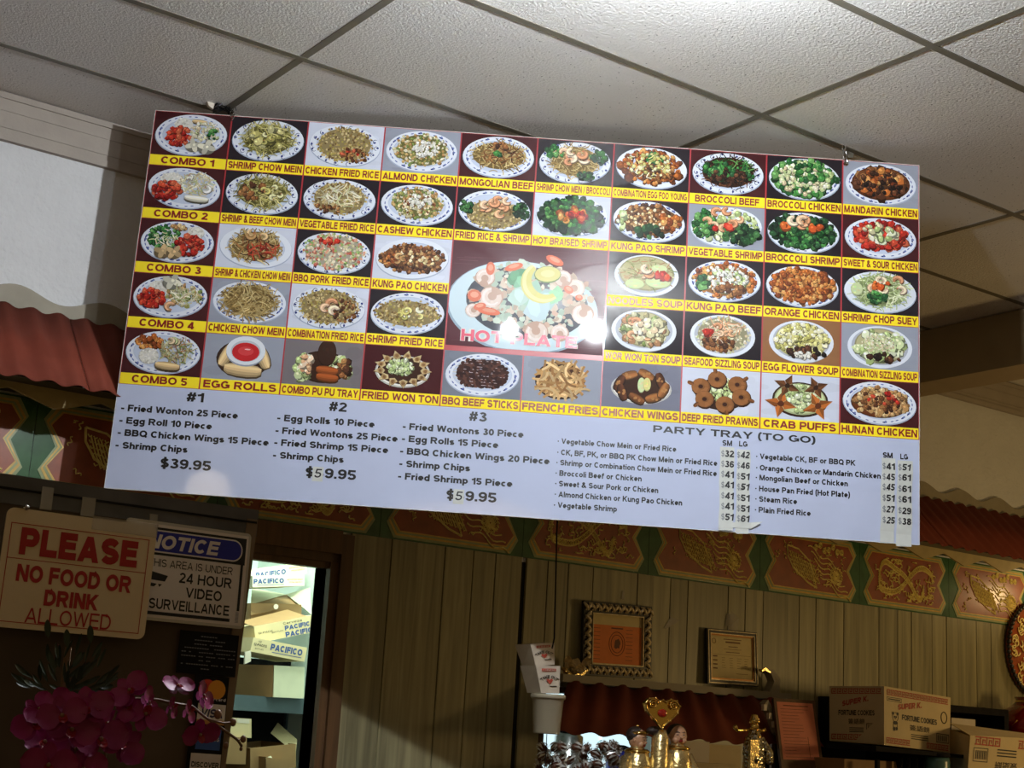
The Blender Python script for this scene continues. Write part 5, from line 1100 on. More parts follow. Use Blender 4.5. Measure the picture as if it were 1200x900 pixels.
q = MB(); q.prism([A.P(A.w*.0, A.h, 0), A.P(A.w*.9, A.h, 0), A.P(A.w*.82, A.h*1.5, -.12), A.P(-.01, A.h*1.35, -.1)], (0, .004, 0)); q.build('flap', M['cartonbr'], t)
t_low, A = carton('beer_carton', 'lowest cream beer carton of the pile sloping down to the right', z7(222, 700), z7(600, 775), z7(200, 800), 5.40, .25, 'carton', [('PACIFICO', .34, .93, .36, .45, 'printblue', .05), ('12', .10, .16, .72, .12, 'ink', 0), ('12-PACKS', .03, .27, .46, .18, 'ink', .02), ('BOTTLES', .07, .22, .22, .1, 'ink', 0)])
q = MB(); A.rect(q, A.w*.38, A.h*.2, A.w*.93, A.h*.25, .001); q.build('blue_rule', M['printblue'], t_low)
t, A = carton('cardboard_box', 'plain pale square-ended box standing on the rack shelf', z8(368, 178), z8(582, 190), z8(362, 402), 5.42, .35, 'cartonlt')
q = MB(); q.hexa([A.P(-.17, 0, -.3), A.P(-.003, 0, 0), A.P(-.003, 0, -.3), A.P(-.17, 0, -.31)], [A.P(-.17, A.h, -.3), A.P(-.003, A.h, 0), A.P(-.003, A.h, -.3), A.P(-.17, A.h, -.31)]); q.build('side', M['cartonbr'], t)
t, A = carton('cardboard_box', 'small tan box with a white label under the rack shelf', z8(60, 545), z8(208, 555), z8(60, 680), 5.40, .25, 'carton')
q = MB(); A.rect(q, A.w*.3, A.h*.75, A.w*.9, A.h*.98, .001); q.build('label', M['white'], t)
t, A = carton('cardboard_box', 'tall tan box below the small labelled box', z8(40, 684), z8(176, 690), z8(30, 870), 5.38, .25, 'cartonbr')
t, A = carton('cardboard_box', 'large brown box with one raised flap below the rack shelf', z8(200, 760), z8(520, 730), z8(200, 930), 5.42, .3, 'cartonbr', open_top=True)
q = MB(); q.prism([at(*z8(345, 655), 5.55), at(*z8(395, 582), 5.6), at(*z8(530, 700), 5.5), at(*z8(518, 800), 5.42)], (0, .004, 0)); q.build('flap', M['carton'], t)
t, A = carton('cardboard_box', 'pale box with folded lid lowest in the doorway', z8(310, 822), z8(460, 850), z8(310, 960), 5.36, .3, 'cartonbr')
q = MB(); q.prism([at(*z8(308, 830), 5.36), at(*z8(395, 797), 5.5), at(*z8(470, 895), 5.5), at(*z8(370, 930), 5.36)], (0, .004, 0)); q.build('lid', M['cartonlt'], t)
q = MB(); q.prism([at(*z7(165, 805), 5.39), at(*z7(205, 795), 5.39), at(*z7(205, 870), 5.39), at(*z7(160, 890), 5.39)], (0, .01, 0)); q.build('paper_slip', M['white'], t_low)  # loose white paper slip, merely grouped with the lowest carton

# ================================================================ HATCH AWNING, FRAMES, SAMPLES
aw = thing('hatch_awning', 'small red corrugated awning with grey ridge over the serving hatch', 'awning', (4.13, YW, .0))
AX0, AX1 = 3.47, 4.73
MB().box((AX0+.03, YW-.10, .183), (AX1-.01, YW-.012, .212)).build('ridge_board', M['scallop'], aw)
corr_sheet(AX0+.06, AX1-.0, YW-.095, .184, YW-.27, -.002, .115, .010, steps=10, flare=.20).build('roof_sheet', M['redroof'], aw, True)
def crescent(mb, pts, ws, y0, y1):
    n = len(pts); L, R = [], []
    for i, p in enumerate(pts):
        a, b = pts[max(0, i-1)], pts[min(n-1, i+1)]; d = np.array([b[0]-a[0], b[1]-a[1]]); d /= np.linalg.norm(d); L.append((p[0]-d[1]*ws[i], p[1]+d[0]*ws[i])); R.append((p[0]+d[1]*ws[i], p[1]-d[0]*ws[i]))
    for i in range(n-1):
        qd = [L[i], L[i+1], R[i+1], R[i]]; mb.hexa([(x, y0, z) for x, z in qd], [(x, y1, z) for x, z in qd])
def wpts(l, Y): return [(at(x, y, Y)[0], at(x, y, Y)[2]) for x, y in l]
mb = MB(); crescent(mb, wpts([(898, 818), (903, 808), (905, 797), (899, 787), (891, 785)], YW-.06), [.022, .024, .020, .012, .004], YW-.09, YW-.05); mb.build('finial', M['scallop'], aw)
mb = MB(); crescent(mb, wpts([(887, 786), (891, 784), (897, 788)], YW-.07), [.004, .006, .003], YW-.1, YW-.09); mb.build('finial_tip', M['gold'], aw)
mb = MB(); crescent(mb, wpts([(892, 822), (900, 838), (907, 855), (915, 862), (923, 860), (927, 849)], YW-.24), [.012, .014, .020, .020, .013, .003], YW-.27, YW-.24); mb.build('hip_ridge', M['scallop'], aw)
for k in range(4):
    p = at(896+6*k, 829+10*k, YW-.28); MB().box((p[0]-.008, YW-.285, p[2]-.012), (p[0]+.008, YW-.27, p[2]+.012)).build('ridge_cap', M['white'], aw)
# crumpled silver ornament on the ridge, left
og = thing('silver_ornament', 'crumpled silver leaf ornament on the awning ridge beside the ornate frame', 'ornament', (3.6, YW-.06, .212))
mb = MB(); rnd = random.Random(8)
for k in range(14):
    c = at(rnd.uniform(660, 682), rnd.uniform(776, 788), YW-.06); petal(mb, c, (rnd.uniform(-1, 1), rnd.uniform(-1, 0), rnd.uniform(-.3, 1)), .045, .03, (rnd.uniform(-1, 1), -1, .3), .6)
mb.build('leaves', M['ornate'], og)
crescent(m2 := MB(), wpts([(659, 783), (668, 791), (679, 792), (687, 785)], YW-.07), [.004, .008, .008, .003], YW-.08, YW-.065); m2.build('curl', M['gold'], og)

def picture(name, label, tl, trp, bl, bw, mframe, Y, ornate=False):
    A = sheet_px(tl, trp, bl, (Y, Y, Y-.01)); t = thing(name, label, 'frame', tuple(A.P(A.w/2, 0)))
    for k, a in enumerate(((0, A.h-bw, A.w, A.h), (0, 0, A.w, bw), (0, bw, bw, A.h-bw), (A.w-bw, bw, A.w, A.h-bw))):
        mb = MB(); A.slab(mb, *a, -.012, .004); r = mb.build('rail', M[mframe], t)
        if ornate:
            mb = MB(); hor = k < 2; L = A.w if hor else A.h-2*bw; n = int(L/.016)
            for i in range(n):
                u = (i+.5)*L/n; c = (u, (a[1]+a[3])/2) if hor else ((a[0]+a[2])/2, bw+u); s = 1 if i % 2 else -1
                p0 = (c[0]-.012, c[1]-.014*s) if hor else (c[0]-.014*s, c[1]-.012); p1 = (c[0]+.012, c[1]+.014*s) if hor else (c[0]+.014*s, c[1]+.012)
                mb.tube([A.P(*p0, .006), A.P(*c, .010), A.P(*p1, .006)], [.0035, .0072, .0035], 5)
                mb.ball(A.P(c[0]+(0 if hor else .013*s), c[1]+(.013*s if hor else 0), .006), .0035, 6, 4)
            mb.build('carving', M['ornate'], r, True)
        else:
            mb = MB(); A.frame(mb, .004, .004, A.w-.004, A.h-.004, .003, .004, .0065) if k == 0 else A.frame(mb, bw-.003, bw-.003, A.w-bw+.003, A.h-bw+.003, .003, .004, .006) if k == 1 else None
            if k < 2: mb.build('bead', M['ornate'], r)
    mb = MB(); A.slab(mb, bw, bw, A.w-bw, A.h-bw, -.010, -.004); mb.build('backing', M['yellowpaper'], t)
    return t, A
t, A = picture('picture_frame', 'ornate carved frame with orange certificate leaning above the awning', (684, 703.5), (763.5, 711), (682, 791), .043, 'blackframe', YW-.035, True)
iw = .05; ax0, ay0, ax1, ay1 = iw, iw, A.w-iw, A.h-iw
mb = MB(); A.frame(mb, ax0-.006, ay0-.006, ax1+.006, ay1+.006, .003, .003, .0075); mb.build('inner_bead', M['ornate'], t)
mb = MB(); A.rect(mb, ax0-.003, ay0, ax1+.002, ay0+(ay1-ay0)*.80, -.0035); cert = mb.build('certificate', M['orangepaper'], t)
mb = MB(); cx, cy = (ax0+ax1)/2, ay0+(ay1-ay0)*.42
for r in (.040, .030): mb.tube([A.P(cx+r*math.cos(a), cy+r*math.sin(a)*1.15, -.003) for a in np.linspace(0, 2*PI, 25)], .0010, 4)
mb.add([A.P(cx+.02*math.cos(a)*random.uniform(.6, 1), cy+.024*math.sin(a)*random.uniform(.6, 1), -.003) for a in np.linspace(0, 6, 12)], [tuple(range(12))])
for k in range(9):
    y = ay0+(ay1-ay0)*(.08+.08*k)
    for sx in (0, 1):
        x_ = ax0+.004 if sx == 0 else cx+.045
        A.rect(mb, x_, y, x_+.035, y+.0015, -.003)
A.text(mb, 'CERTIFICATE', cx-.035, cx+.035, ay0+(ay1-ay0)*.73, .007, -.003, .01) if False else A.rect(mb, cx-.03, ay0+(ay1-ay0)*.73, cx+.03, ay0+(ay1-ay0)*.73+.005, -.003)
mb.build('engraving', M['brownink'], cert)
t, A = picture('picture_frame', 'dark framed yellowed certificate standing at the right end of the awning', (828, 736), (886.5, 741.5), (829, 801), .020, 'blackframe', YW-.03)
mb = MB(); A.frame(mb, .02, .02, A.w-.02, A.h-.02, .006, -.003, .001); mb.build('gold_liner', mat('bronze_liner', lin((150, 104, 56)), .3, metal=.6), t)
mb = MB(); x0_, x1_ = .03, A.w-.03
def row(y, a, b, h=.0016): A.rect(mb, x0_+(x1_-x0_)*a, .03+(A.h-.06)*y, x0_+(x1_-x0_)*b, .03+(A.h-.06)*y+h, -.0035)
row(.94, .3, .75, .003); row(.86, .35, .72, .006); row(.76, .42, .66, .003); row(.70, .3, .75); row(.62, .36, .7, .003); row(.56, .03, .98, .001)
for i in range(5):
    for j in range(4): row(.48-.06*i, .25+.19*j, .25+.19*j+random.uniform(.06, .12), .0014)
for i in range(4): row(.5-.1*i, .03, .14, .005)
row(.10, .6, .9); mb.tube([A.P(x0_+.014+.010*math.cos(a), A.h-.048+.010*math.sin(a), -.003) for a in np.linspace(0, 2*PI, 15)], .0009, 4); mb.build('certificate_text', M['brownink'], t)
p = at(852, 737, YW-.02); tag(MB().add([(p[0], YW-.02, p[2]), (p[0]+.055, YW-.025, p[2]-.01), (p[0]+.05, YW-.04, p[2]+.05), (p[0]+.015, YW-.03, p[2]+.075)], [(0, 1, 2, 3)]).build('curled_tape', M['tape']), 'curled yellowed tape above the dark framed certificate', 'tape')

# cord with sample cartons and tub
SYc = 3.90
cd = MB(); pa = at(652, 612, 3.97); 
cd.tube([at(652.5, 600, SYc+.02)+V3(0, 0, .12), at(652.5, 628, SYc+.02), at(651, 690, SYc+.01), at(649.5, 748, SYc), at(647, 760, SYc)], .0028, 6)
cd.tube([at(641, 858, SYc), at(640, 880, SYc), at(638, 905, SYc)], .0015, 5)
tag(cd.build('sample_cord', M['black']), 'thin black cord hanging behind the menu board down to the sample tub', 'cord')
tub = thing('plastic_tub', 'translucent round deli tub hanging below the takeout cartons', 'tub', tuple(at(640, 860, SYc)))
c = at(639, 860, SYc); sc_ = .088/28
prof = [(.041, 0), (.043, .004), (.0505, .108), (.0545, .112), (.0545, .124), (.050, .124), (.047, .110), (.039, .006)]
MB().lathe(c+V3(.004, 0, 0), prof, 28).build('tub_body', M['bucket'], tub, True)
MB().lathe(c+V3(.004, 0, .110), [(.0545, 0), (.057, .004), (.057, .012), (.0535, .015)], 28).build('rim', M['bucket'], tub, True)
def takeout(label, tl, trp, bl, brp, Y):
    P = [at(*tl, Y), at(*trp, Y), at(*brp, Y+.012), at(*bl, Y+.012)]; dv = V3(.0, .085, .0)
    t = thing('takeout_carton', label, 'carton', tuple((P[2]+P[3])/2))
    mb = MB(); a, b, c_, d_ = P; ins = V3(.008, 0, 0)
    mb.hexa([d_, c_, c_+dv-ins, d_+dv+ins], [a, b, b+dv, a+dv]); mb.build('carton_body', M['white'], t)
    w = np.linalg.norm(b-a); ex = (b-a)/w; hgt = np.linalg.norm(a-d_); ey = ((a+b)/2-(c_+d_)/2); ey /= np.linalg.norm(ey); n = np.cross(ex, ey); n /= np.linalg.norm(n)
    S_ = Sheet((c_+d_)/2-ex*w/2, ex, ey, n)
    q = MB(); S_.rect(q, w*.22, hgt*.78, w*.80, hgt*.88, .002); q.build('red_tag', M['cartonred'], t)
    q = MB(); S_.text(q, 'CHINESE', w*.26, w*.76, hgt*.80, hgt*.06, .003, .0); q.build('tag_lettering', M['white'], t)
    q = MB(); v, f = glyphs('TAKE OUT', .03); lo, hi = v.min(0), v.max(0)
    vs = []
    for p in v:
        u = (p[0]-lo[0])/(hi[0]-lo[0])*2-1; vv = (p[1]-lo[1])/(hi[1]-lo[1]); rr = (.42+.18*vv); an = PI/2-u*.95
        vs.append(S_.P(w*.5+w*.82*rr*math.cos(an), hgt*.28+hgt*.62*(rr*math.sin(an)), .002))
    q.add(vs, f); q.build('arched_lettering', M['inkmatt'], t)
    q = MB(); q.add([S_.P(w*.5+w*.14*x, hgt*.44+hgt*.10*y, .003) for x, y in ((0, -1.1), (.9, .1), (.8, .7), (.35, .8), (0, .4), (-.35, .8), (-.8, .7), (-.9, .1))], [tuple(range(8))]); q.build('red_heart', M['cartonred'], t)
    q = MB(); S_.rect(q, w*.5, hgt*.24, w*.78, hgt*.27, .002); q.build('underline', M['inkmatt'], t)
takeout('upper white takeout carton of the nested pair, tilted left', (621.5, 755), (649.5, 753), (628, 781), (650, 779), SYc+.04)
takeout('lower white takeout carton of the nested pair, sitting in the tub', (628, 780), (656.5, 780.5), (634, 812), (655.5, 813), SYc-.03)

# counter under the hatch and everything on it
CZ = -.34
ct = tag(MB().box((3.2, 3.55, CZ-.04), (7.2, YW-.012, CZ)).build('counter', M['counter']), 'dark counter top along the back wall below the hatch', 'counter')

def head(parent, c, r, look, hat=False):
    look = np.array(look, float); look /= np.linalg.norm(look); s = np.cross(look, V3(0, 0, 1)); s /= np.linalg.norm(s); u = np.cross(s, look); ax = (s, look, u)
    mb = MB(); mb.ball(c, r, 20, 14, (.92, .92, 1.05), ax)
    mb.ball(c+look*r*.55-u*r*.42+s*r*.42, r*.34, 10, 8, (1, 1, 1), ax); mb.ball(c+look*r*.55-u*r*.42-s*r*.42, r*.34, 10, 8, (1, 1, 1), ax)
    mb.ball(c+look*r*.98-u*r*.12, r*.15, 8, 6, (1, 1, .9), ax)
    for k in (-1, 1): mb.ball(c+s*k*r*.93-u*r*.1, r*.2, 8, 6, (.4, .8, 1.2), ax)
    h = mb.build('head', M['skin'], parent, True)
    mb = MB()
    for k in (-1, 1):
        mb.ball(c+look*r*.86+s*k*r*.33+u*r*.13, r*.11, 8, 6, (1.3, .5, .5), ax); mb.tube([c+look*r*.86+s*k*r*.15+u*r*.33, c+look*r*.88+s*k*r*.33+u*r*.42, c+look*r*.74+s*k*r*.55+u*r*.34], r*.035, 5)
    mb.build('eyes', M['hair'], h)
    mb = MB(); mb.ball(c+look*r*.88-u*r*.47, r*.2, 10, 6, (1.2, .4, .7), ax); mb.build('mouth', M['mouth'], h)
    mb = MB(); mb.ball(c+u*r*.30-look*r*.34, r*.96, 18, 12, (1.06, .98, .92), ax); mb.build('hair', M['hair'], h, True)
    if hat:
        mb = MB(); mb.lathe(c+u*r*.50, [(r*.98, 0), (r*1.02, r*.14), (r*.98, r*.26)], 18, u-look*.3); mb.ball(c+u*r*1.25-look*r*.35, r*.16, 8, 6); mb.build('hair_band', M['goldsmooth'], h, True)
def statuette(label, px, py, rr, look, hat):
    c = at(px, py, 3.92); t = thing('child_statuette', label, 'statuette', (c[0], c[1], CZ))
    prof = []
    zb = CZ-c[2]
    mb = MB(); H_ = -zb-rr*.8
    mb.lathe((c[0], c[1], CZ), [(.062, 0), (.066, .02), (.060, H_*.35), (.056, H_*.6), (.052, H_*.8), (.042, H_*.93), (.022, H_), (.018, H_+rr*.4)], 20)
    for k in (-1, 1):
        mb.tube([(c[0]+k*.045, c[1], CZ+H_*.88), (c[0]+k*.075, c[1]-.02, CZ+H_*.66), (c[0]+k*.05, c[1]-.07, CZ+H_*.55), (c[0]+k*.012, c[1]-.085, CZ+H_*.62)], [.02, .024, .022, .014], 10)
    mb.build('robed_body', M['gold'], t, True)
    mb = MB(); mb.lathe((c[0], c[1], CZ+H_*.93), [(.040, 0), (.046, .008), (.034, .016)], 18); 
    for k in range(4): mb.ball((c[0]+.004, c[1]-.064, CZ+H_*(.8-.12*k)), .006, 8, 6)
    mb.build('collar', M['goldsmooth'], t, True)
    head(t, c, rr, look, hat)
statuette('gold-robed child statuette looking down to the right with a golden head band', 747, 866, .033, (.55, -1, -.25), True)
statuette('gold-robed smiling child statuette with tilted bare black hair', 794, 862, .034, (-.35, -1, -.05), False)
# gold ruyi ornament between the children
ry = thing('gold_sceptre', 'tall gold sceptre ornament with heart-shaped head and red gem between the two statuettes', 'ornament', (at(773, 840, 3.86)[0], 3.86, CZ))
A = sheet_px((755, 817), (795, 821), (754, 852), 3.85)
pts = [(0, .0), (.45, .35), (.95, .72), (1.0, .95), (.85, 1.08), (.62, 1.0), (.5, .9)]
out = [(0.5, 0.02), (.72, .28), (.93, .55), (1.0, .80), (.90, .97), (.72, 1.0), (.6, .90), (.5, .95), (.4, .90), (.28, 1.0), (.10, .97), (0, .80), (.07, .55), (.28, .28)]
mb = MB(); mb.prism([A.P(A.w*x, A.h*y, -.008) for x, y in out], A.n*.014); hd = mb.build('heart_head', M['goldsmooth'], ry)
mb = MB(); o_ = [A.P(A.w*x, A.h*y, .007) for x, y in out+out[:1]]; mb.tube(o_, .0032, 6)
for i in range(0, len(out)): mb.ball(A.P(A.w*out[i][0], A.h*out[i][1], .009), .0045, 6, 5)
for cx_ in (.2, .8):
    mb.tube([A.P(A.w*(cx_+.13*(1-t/14)*math.cos(t)), A.h*(.80+.17*(1-t/14)*math.sin(t)), .011) for t in np.linspace(0, 11, 24)], .0034, 6)
mb.build('scrolls', M['goldsmooth'], ry, True)
MB().ball(A.P(A.w*.5, A.h*.52, .008), .0165, 16, 10, (1.15, .5, .85)).build('red_gem', M['gem'], ry, True)
c1, c2 = at(774, 855, 3.87), at(770, 905, 3.87)
MB().tube([c1+V3(0, 0, .0), c1+V3(0, .0, -.03), V3(c2[0], 3.87, CZ+.06), V3(c2[0]+.0, 3.87, CZ)], [.018, .030, .033, .04], 14).build('shaft', M['gold'], ry, True)
MB().ball(c1+V3(-.012, .01, -.005), .026, 12, 8, (1.5, .8, .6)).build('dark_knot', M['hair'], ry, True)
# gold and silver figurine on the right
fg = thing('gold_figurine', 'gold and silver robed fortune god figurine near the right end of the awning', 'figurine', (at(882, 870, 3.9)[0], 3.9, CZ))
def fz(px, py, Y=3.9): return at(px, py, Y)
c = fz(884, 862)
mb = MB(); mb.lathe((c[0], 3.9, CZ), [(.055, 0), (.06, .03), (.05, .10), (.044, .16), (.040, (c[2]-CZ)*.75), (.034, (c[2]-CZ)*.95), (.016, (c[2]-CZ)+.02)], 16)
for k in (-1, 1): mb.tube([(c[0]+k*.03, 3.9, c[2]-.01), (c[0]+k*.055, 3.88, c[2]-.06), (c[0]+k*.03, 3.85, c[2]-.09)], [.014, .018, .012], 8)
mb.build('robe', mat('silvered_robe', lin((206, 196, 168)), .16, metal=1, bump=('voronoi', 70, .9, .006)), fg, True)
h_ = fz(884, 852); mb = MB(); mb.ball(h_, .018, 14, 10, (.9, .9, 1.1)); mb.ball(h_+V3(0, -.017, 0), .004, 6, 5); mb.tube([h_+V3(-.004, -.015, -.012), h_+V3(0, -.022, -.035), h_+V3(0, -.02, -.055)], [.006, .009, .002], 6); mb.build('face', M['goldsmooth'], fg, True)
mb = MB(); t_ = fz(882, 845); mb.lathe(h_+V3(0, 0, .012), [(.018, 0), (.021, .008), (.015, .018), (.011, .030), (.004, .033)], 14)
mb.tube([fz(861, 851), fz(864, 856), fz(872, 856), fz(880, 855)], [.009, .006, .005, .005], 7); mb.tube([fz(888, 855), fz(892, 857), fz(896, 855)], [.005, .006, .009], 7); mb.build('winged_hat', M['goldsmooth'], fg, True)
mb = MB(); a_, b_ = fz(868, 866), fz(878, 867); mb.box((a_[0], 3.85, CZ+.03), (b_[0], 3.86, a_[2])); mb.build('scroll_tablet', M['gold'], fg)

# tub of wrapped sweets
tb = thing('sweets_tray', 'shallow pale tray under the heap of wrapped cookies', 'tray', (3.62, 4.15, CZ))
MB().lathe((3.55, 4.15, CZ), [(.10, 0), (.13, .10), (.14, .13), (.13, .13), (.12, .10), (.09, .01)], 26).build('tray_body', M['teal'], tb, True)
cook0 = None; rnd = random.Random(4)
for i in range(46):
    ax_ = rnd.uniform(632, 742); ay_ = rnd.uniform(876, 903) if i > 6 else 875+rnd.uniform(0, 6)
    if ax_ > 690: ay_ -= 4
    Y = 4.02+.0075*(i % 20); c = at(ax_, ay_, Y)
    if cook0 is None:
        cook0 = thing('wrapped_cookie', 'brown cookie in a clear twisted wrapper in the heap below the awning', 'cookie', tuple(c), 'wrapped cookies heaped in the hatch')
        mb = MB(); mb.ball(c, .017, 9, 7, (1.2, .8, .8)); mb.build('cookie', M['cookie'], cook0, True)
        mb = MB()
        for s in (-1, 1):
            for k in range(7):
                a = 2*PI*k/7; b = a+.6; mb.add([c+V3(s*.014, 0, 0), c+V3(s*.028, .010*math.cos(a), .010*math.sin(a)), c+V3(s*.024, .011*math.cos(b), .011*math.sin(b))], [(0, 1, 2)])
        for k in range(9):
            a = 2*PI*k/9; mb.add([c+V3(-.016, .016*math.cos(a), .016*math.sin(a)), c+V3(.016, .019*math.cos(a+.2), .019*math.sin(a+.2)), c+V3(.0, .021*math.cos(a+.5), .021*math.sin(a+.5))], [(0, 1, 2)])
        mb.build('wrapper', M['foil'], cook0)
        kids = list(cook0.children)
    else:
        r = cook0.copy(); COL.objects.link(r); r.location = (c[0], c[1], c[2]+EYE); r.rotation_euler = (rnd.uniform(-1, 1), rnd.uniform(-.8, .8), rnd.uniform(0, 3.1))
        for k in kids: q = k.copy(); COL.objects.link(q); q.parent = r
# boxes seen through the hatch
def boxpx(name, label, x0, y0, x1, y1, Y, d, m, cat='box', extra=None):
    a = at(x0, y0, Y); b = at(x1, y1, Y); zb = CZ
    return tag(MB().box((a[0], Y, zb), (b[0], Y+d, a[2])).build(name, M[m]), label, cat)
boxpx('white_box', 'white square box to the right of the smiling statuette', 803, 868, 831, 890, 4.25, .1, 'white')
boxpx('tan_box', 'tan cardboard box beside the white box under the awning', 831, 872, 868, 900, 4.28, .12, 'carton')
boxpx('clear_box', 'low pale cardboard tray in front of the white box', 800, 893, 862, 905, 4.12, .1, 'carton')
for x, h, m, lb in ((4.95, .30, 'storewall', 'tall white canister standing inside the kitchen behind the hatch'), (5.25, .42, 'steel', 'steel pot standing inside the kitchen behind the hatch'), (5.6, .34, 'blue', 'blue bottle crate standing inside the kitchen behind the hatch')):
    t = thing('kitchen_canister', lb, 'canister', (x-.35, 6.2, CZ-.1))
    MB().lathe((x-.35, 6.2, CZ-.1), [(.07, 0), (.075, .02), (.075, h), (.05, h+.02)], 18).build('canister_body', M[m], t, True)
    MB().lathe((x-.35, 6.2, CZ-.1+h+.02), [(.052, 0), (.052, .02), (.02, .03)], 18).build('lid', M['black'], t, True)
tag(MB().box((4.3, 6.0, CZ-.14), (6.1, 6.6, CZ-.1)).build('kitchen_table', M['steel']), 'steel worktable inside the kitchen behind the hatch', 'table')

# pink licence in wooden frame
A = sheet_px((906.5, 818), (955, 821), (917, 908), (4.30, 4.30, 4.22))
t = thing('licence_frame', 'leaning wooden frame with a pink printed form right of the awning', 'frame', tuple(A.P(A.w/2, 0)))
mb = MB(); A.slab(mb, 0, 0, A.w, A.h, -.012, 0); mb.build('backboard', M['darkwood'], t)
mb = MB(); A.slab(mb, .014, .06, A.w-.018, A.h-.014, 0, .001); mb.build('pink_form', M['pinkpaper'], t)
mb = MB(); rnd = random.Random(2)
for k in range(16):
    y = .07+(A.h-.1)*k/16; A.rect(mb, .03, y, .03+rnd.uniform(.06, A.w-.08), y+.0015, .0015)
A.rect(mb, A.w*.7, .07, A.w*.71, A.h*.5, .0015); A.rect(mb, A.w*.2, A.h-.03, A.w*.8, A.h-.026, .0015); mb.build('form_lines', M['brownink'], t)

# black shelf unit and the cookie boxes
sh = thing('black_shelf_unit', 'low black shelf unit against the planks behind the cookie boxes', 'shelf', (5.6, 4.42, CZ))
for a in (((4.98, 4.30, .185), (5.95, YW-.012, .215)), ((4.98, 4.30, CZ), (5.01, YW-.012, .185)), ((5.92, 4.30, CZ), (5.95, YW-.012, .185)), ((5.01, YW-.03, CZ), (5.92, YW-.012, .185))):
    MB().box(*a).build('board', M['black'], sh)
yA, yB, yC = 4.06, 4.30, 4.10
mt, mbm = at(1036, 804, yA), at(1036, 873, yA); lt_, lb = at(972, 804, yB), at(972, 868, yB); rt, rb = at(1114, 817.5, yC), at(1113, 882, yC)
bx = thing('cookie_box', 'upper cream and red fortune cookie carton showing two printed sides', 'box', tuple(mbm))
bk_t, bk_b = lt_+rt-mt, lb+rb-mbm
MB().hexa([mbm, rb, bk_b, lb], [mt, rt, bk_t, lt_]).build('box_body', M['carton'], bx)
def face_sheet(tlp, trp_, blp):
    w = np.linalg.norm(trp_-tlp); h = np.linalg.norm(blp-tlp); ex = (trp_-tlp)/w; ey = (tlp-blp)/h; n = np.cross(ex, ey); n /= np.linalg.norm(n); s = Sheet(blp, ex, ey, n); s.w, s.h = w, h; return s
ink = M['inkmatt']
def fret(S_, mb, x0, x1, y0, y1):
    n = max(1, int((x1-x0)/(y1-y0)*.95)); w = (x1-x0)/n; h = y1-y0
    for i in range(n):
        a = x0+i*w
        for r in ((0, 0, .9, .16), (0, .84, .9, 1), (0, 0, .14, 1), (.3, .3, .75, .44), (.62, .3, .76, .84), (.3, .3, .42, .7)):
            S_.rect(mb, a+w*r[0], y0+h*r[1], a+w*r[2], y0+h*r[3], .0012)
def cookie_print(S_, par, wide, flip=False):
    for a in [(.04, .96, .86, .96)]+([(.03, .38, .04, .14), (.62, .96, .04, .14)] if wide else [(.04, .96, .03, .13)]):
        mb = MB(); fret(S_, mb, S_.w*a[0], S_.w*a[1], S_.h*a[2], S_.h*a[3]); mb.build('red_border', M['cartonred'], par)
    mb = MB(); v, f = glyphs('SUPER K.', .05, .1); lo, hi = v.min(0), v.max(0); u0, u1 = (.20, .55) if wide else (.24, .72)
    mb.add([S_.P(S_.w*(u0+(u1-u0)*(p[0]-lo[0])/(hi[0]-lo[0])), S_.h*(.63+.10*(p[1]-lo[1])/(hi[1]-lo[1])+.10*(p[0]-lo[0])/(hi[0]-lo[0])), .0012) for p in v], f); mb.build('red_lettering', M['cartonred'], par)
    mb = MB(); c = .52 if wide else .5; wd = .26 if wide else .33
    S_.text(mb, 'FORTUNE COOKIES', S_.w*(c-wd), S_.w*(c+wd), S_.h*.47, S_.h*.095, .0012, .03)
    S_.text(mb, '\u7c3d\u8a9e\u9905', S_.w*(c-.15), S_.w*(c+.15), S_.h*.31, S_.h*.10, .0012, .01)
    for k in range(3): S_.rect(mb, S_.w*(c-.13), S_.h*(.235-.035*k), S_.w*(c+.13), S_.h*(.25-.035*k), .0012)
    S_.frame(mb, S_.w*(.77 if wide else .68), S_.h*.17, S_.w*.96, S_.h*.33, .003, .0012)
    for k in range(7): S_.rect(mb, S_.w*((.79 if wide else .71)+.022*k), S_.h*.20, S_.w*((.79 if wide else .71)+.022*k+.01), S_.h*.30, .0012)
    if wide: S_.frame(mb, S_.w*.04, S_.h*.76, S_.w*.25, S_.h*.83, .002, .0012); S_.text(mb, 'NET 400', S_.w*.06, S_.w*.23, S_.h*.775, S_.h*.035, .0012, .02) if False else S_.rect(mb, S_.w*.06, S_.h*.785, S_.w*.23, S_.h*.805, .0012)
    mb.build('black_lettering', ink, par)
    if wide:
        mb = MB(); cx, cy, R_ = S_.w*.16, S_.h*.50, S_.h*.075
        for dx, dy, r in ((-.9, .8, .38), (.9, .8, .38), (-.35, .05, .26), (.35, .05, .26), (0, -.38, .14)): mb.add(disc(S_, cx+R_*dx, cy+R_*dy, R_*r, .0016, 10), [tuple(range(10))])
        for dx, dy, rx_, ry_ in ((0, -1.3, .95, .42), (-.5, -2.7, .45, .5), (.5, -2.6, .45, .4)): mb.add([S_.P(cx+R_*(dx+rx_*math.cos(a)), cy+R_*(dy+ry_*math.sin(a)), .0014) for a in np.linspace(0, 2*PI, 12, endpoint=False)], [tuple(range(12))])
        for (ox, oy, rx_, ry_) in ((0, 0, 1.15, 1.05), (0, -2.0, .8, .95)):
            mb.tube([S_.P(cx+R_*(ox+rx_*math.cos(a)), cy+R_*(oy+ry_*math.sin(a)), .001) for a in np.linspace(0, 2*PI, 15)], .0009, 4)
        mb.build('bear_print', ink, par)
        mb = MB(); mb.tube([S_.P(S_.w*.89+S_.w*.045*math.cos(a), S_.h*.62+S_.h*.10*math.sin(a), .001) for a in np.linspace(0, 2*PI, 18)], .002, 4); mb.build('round_seal', ink, par)
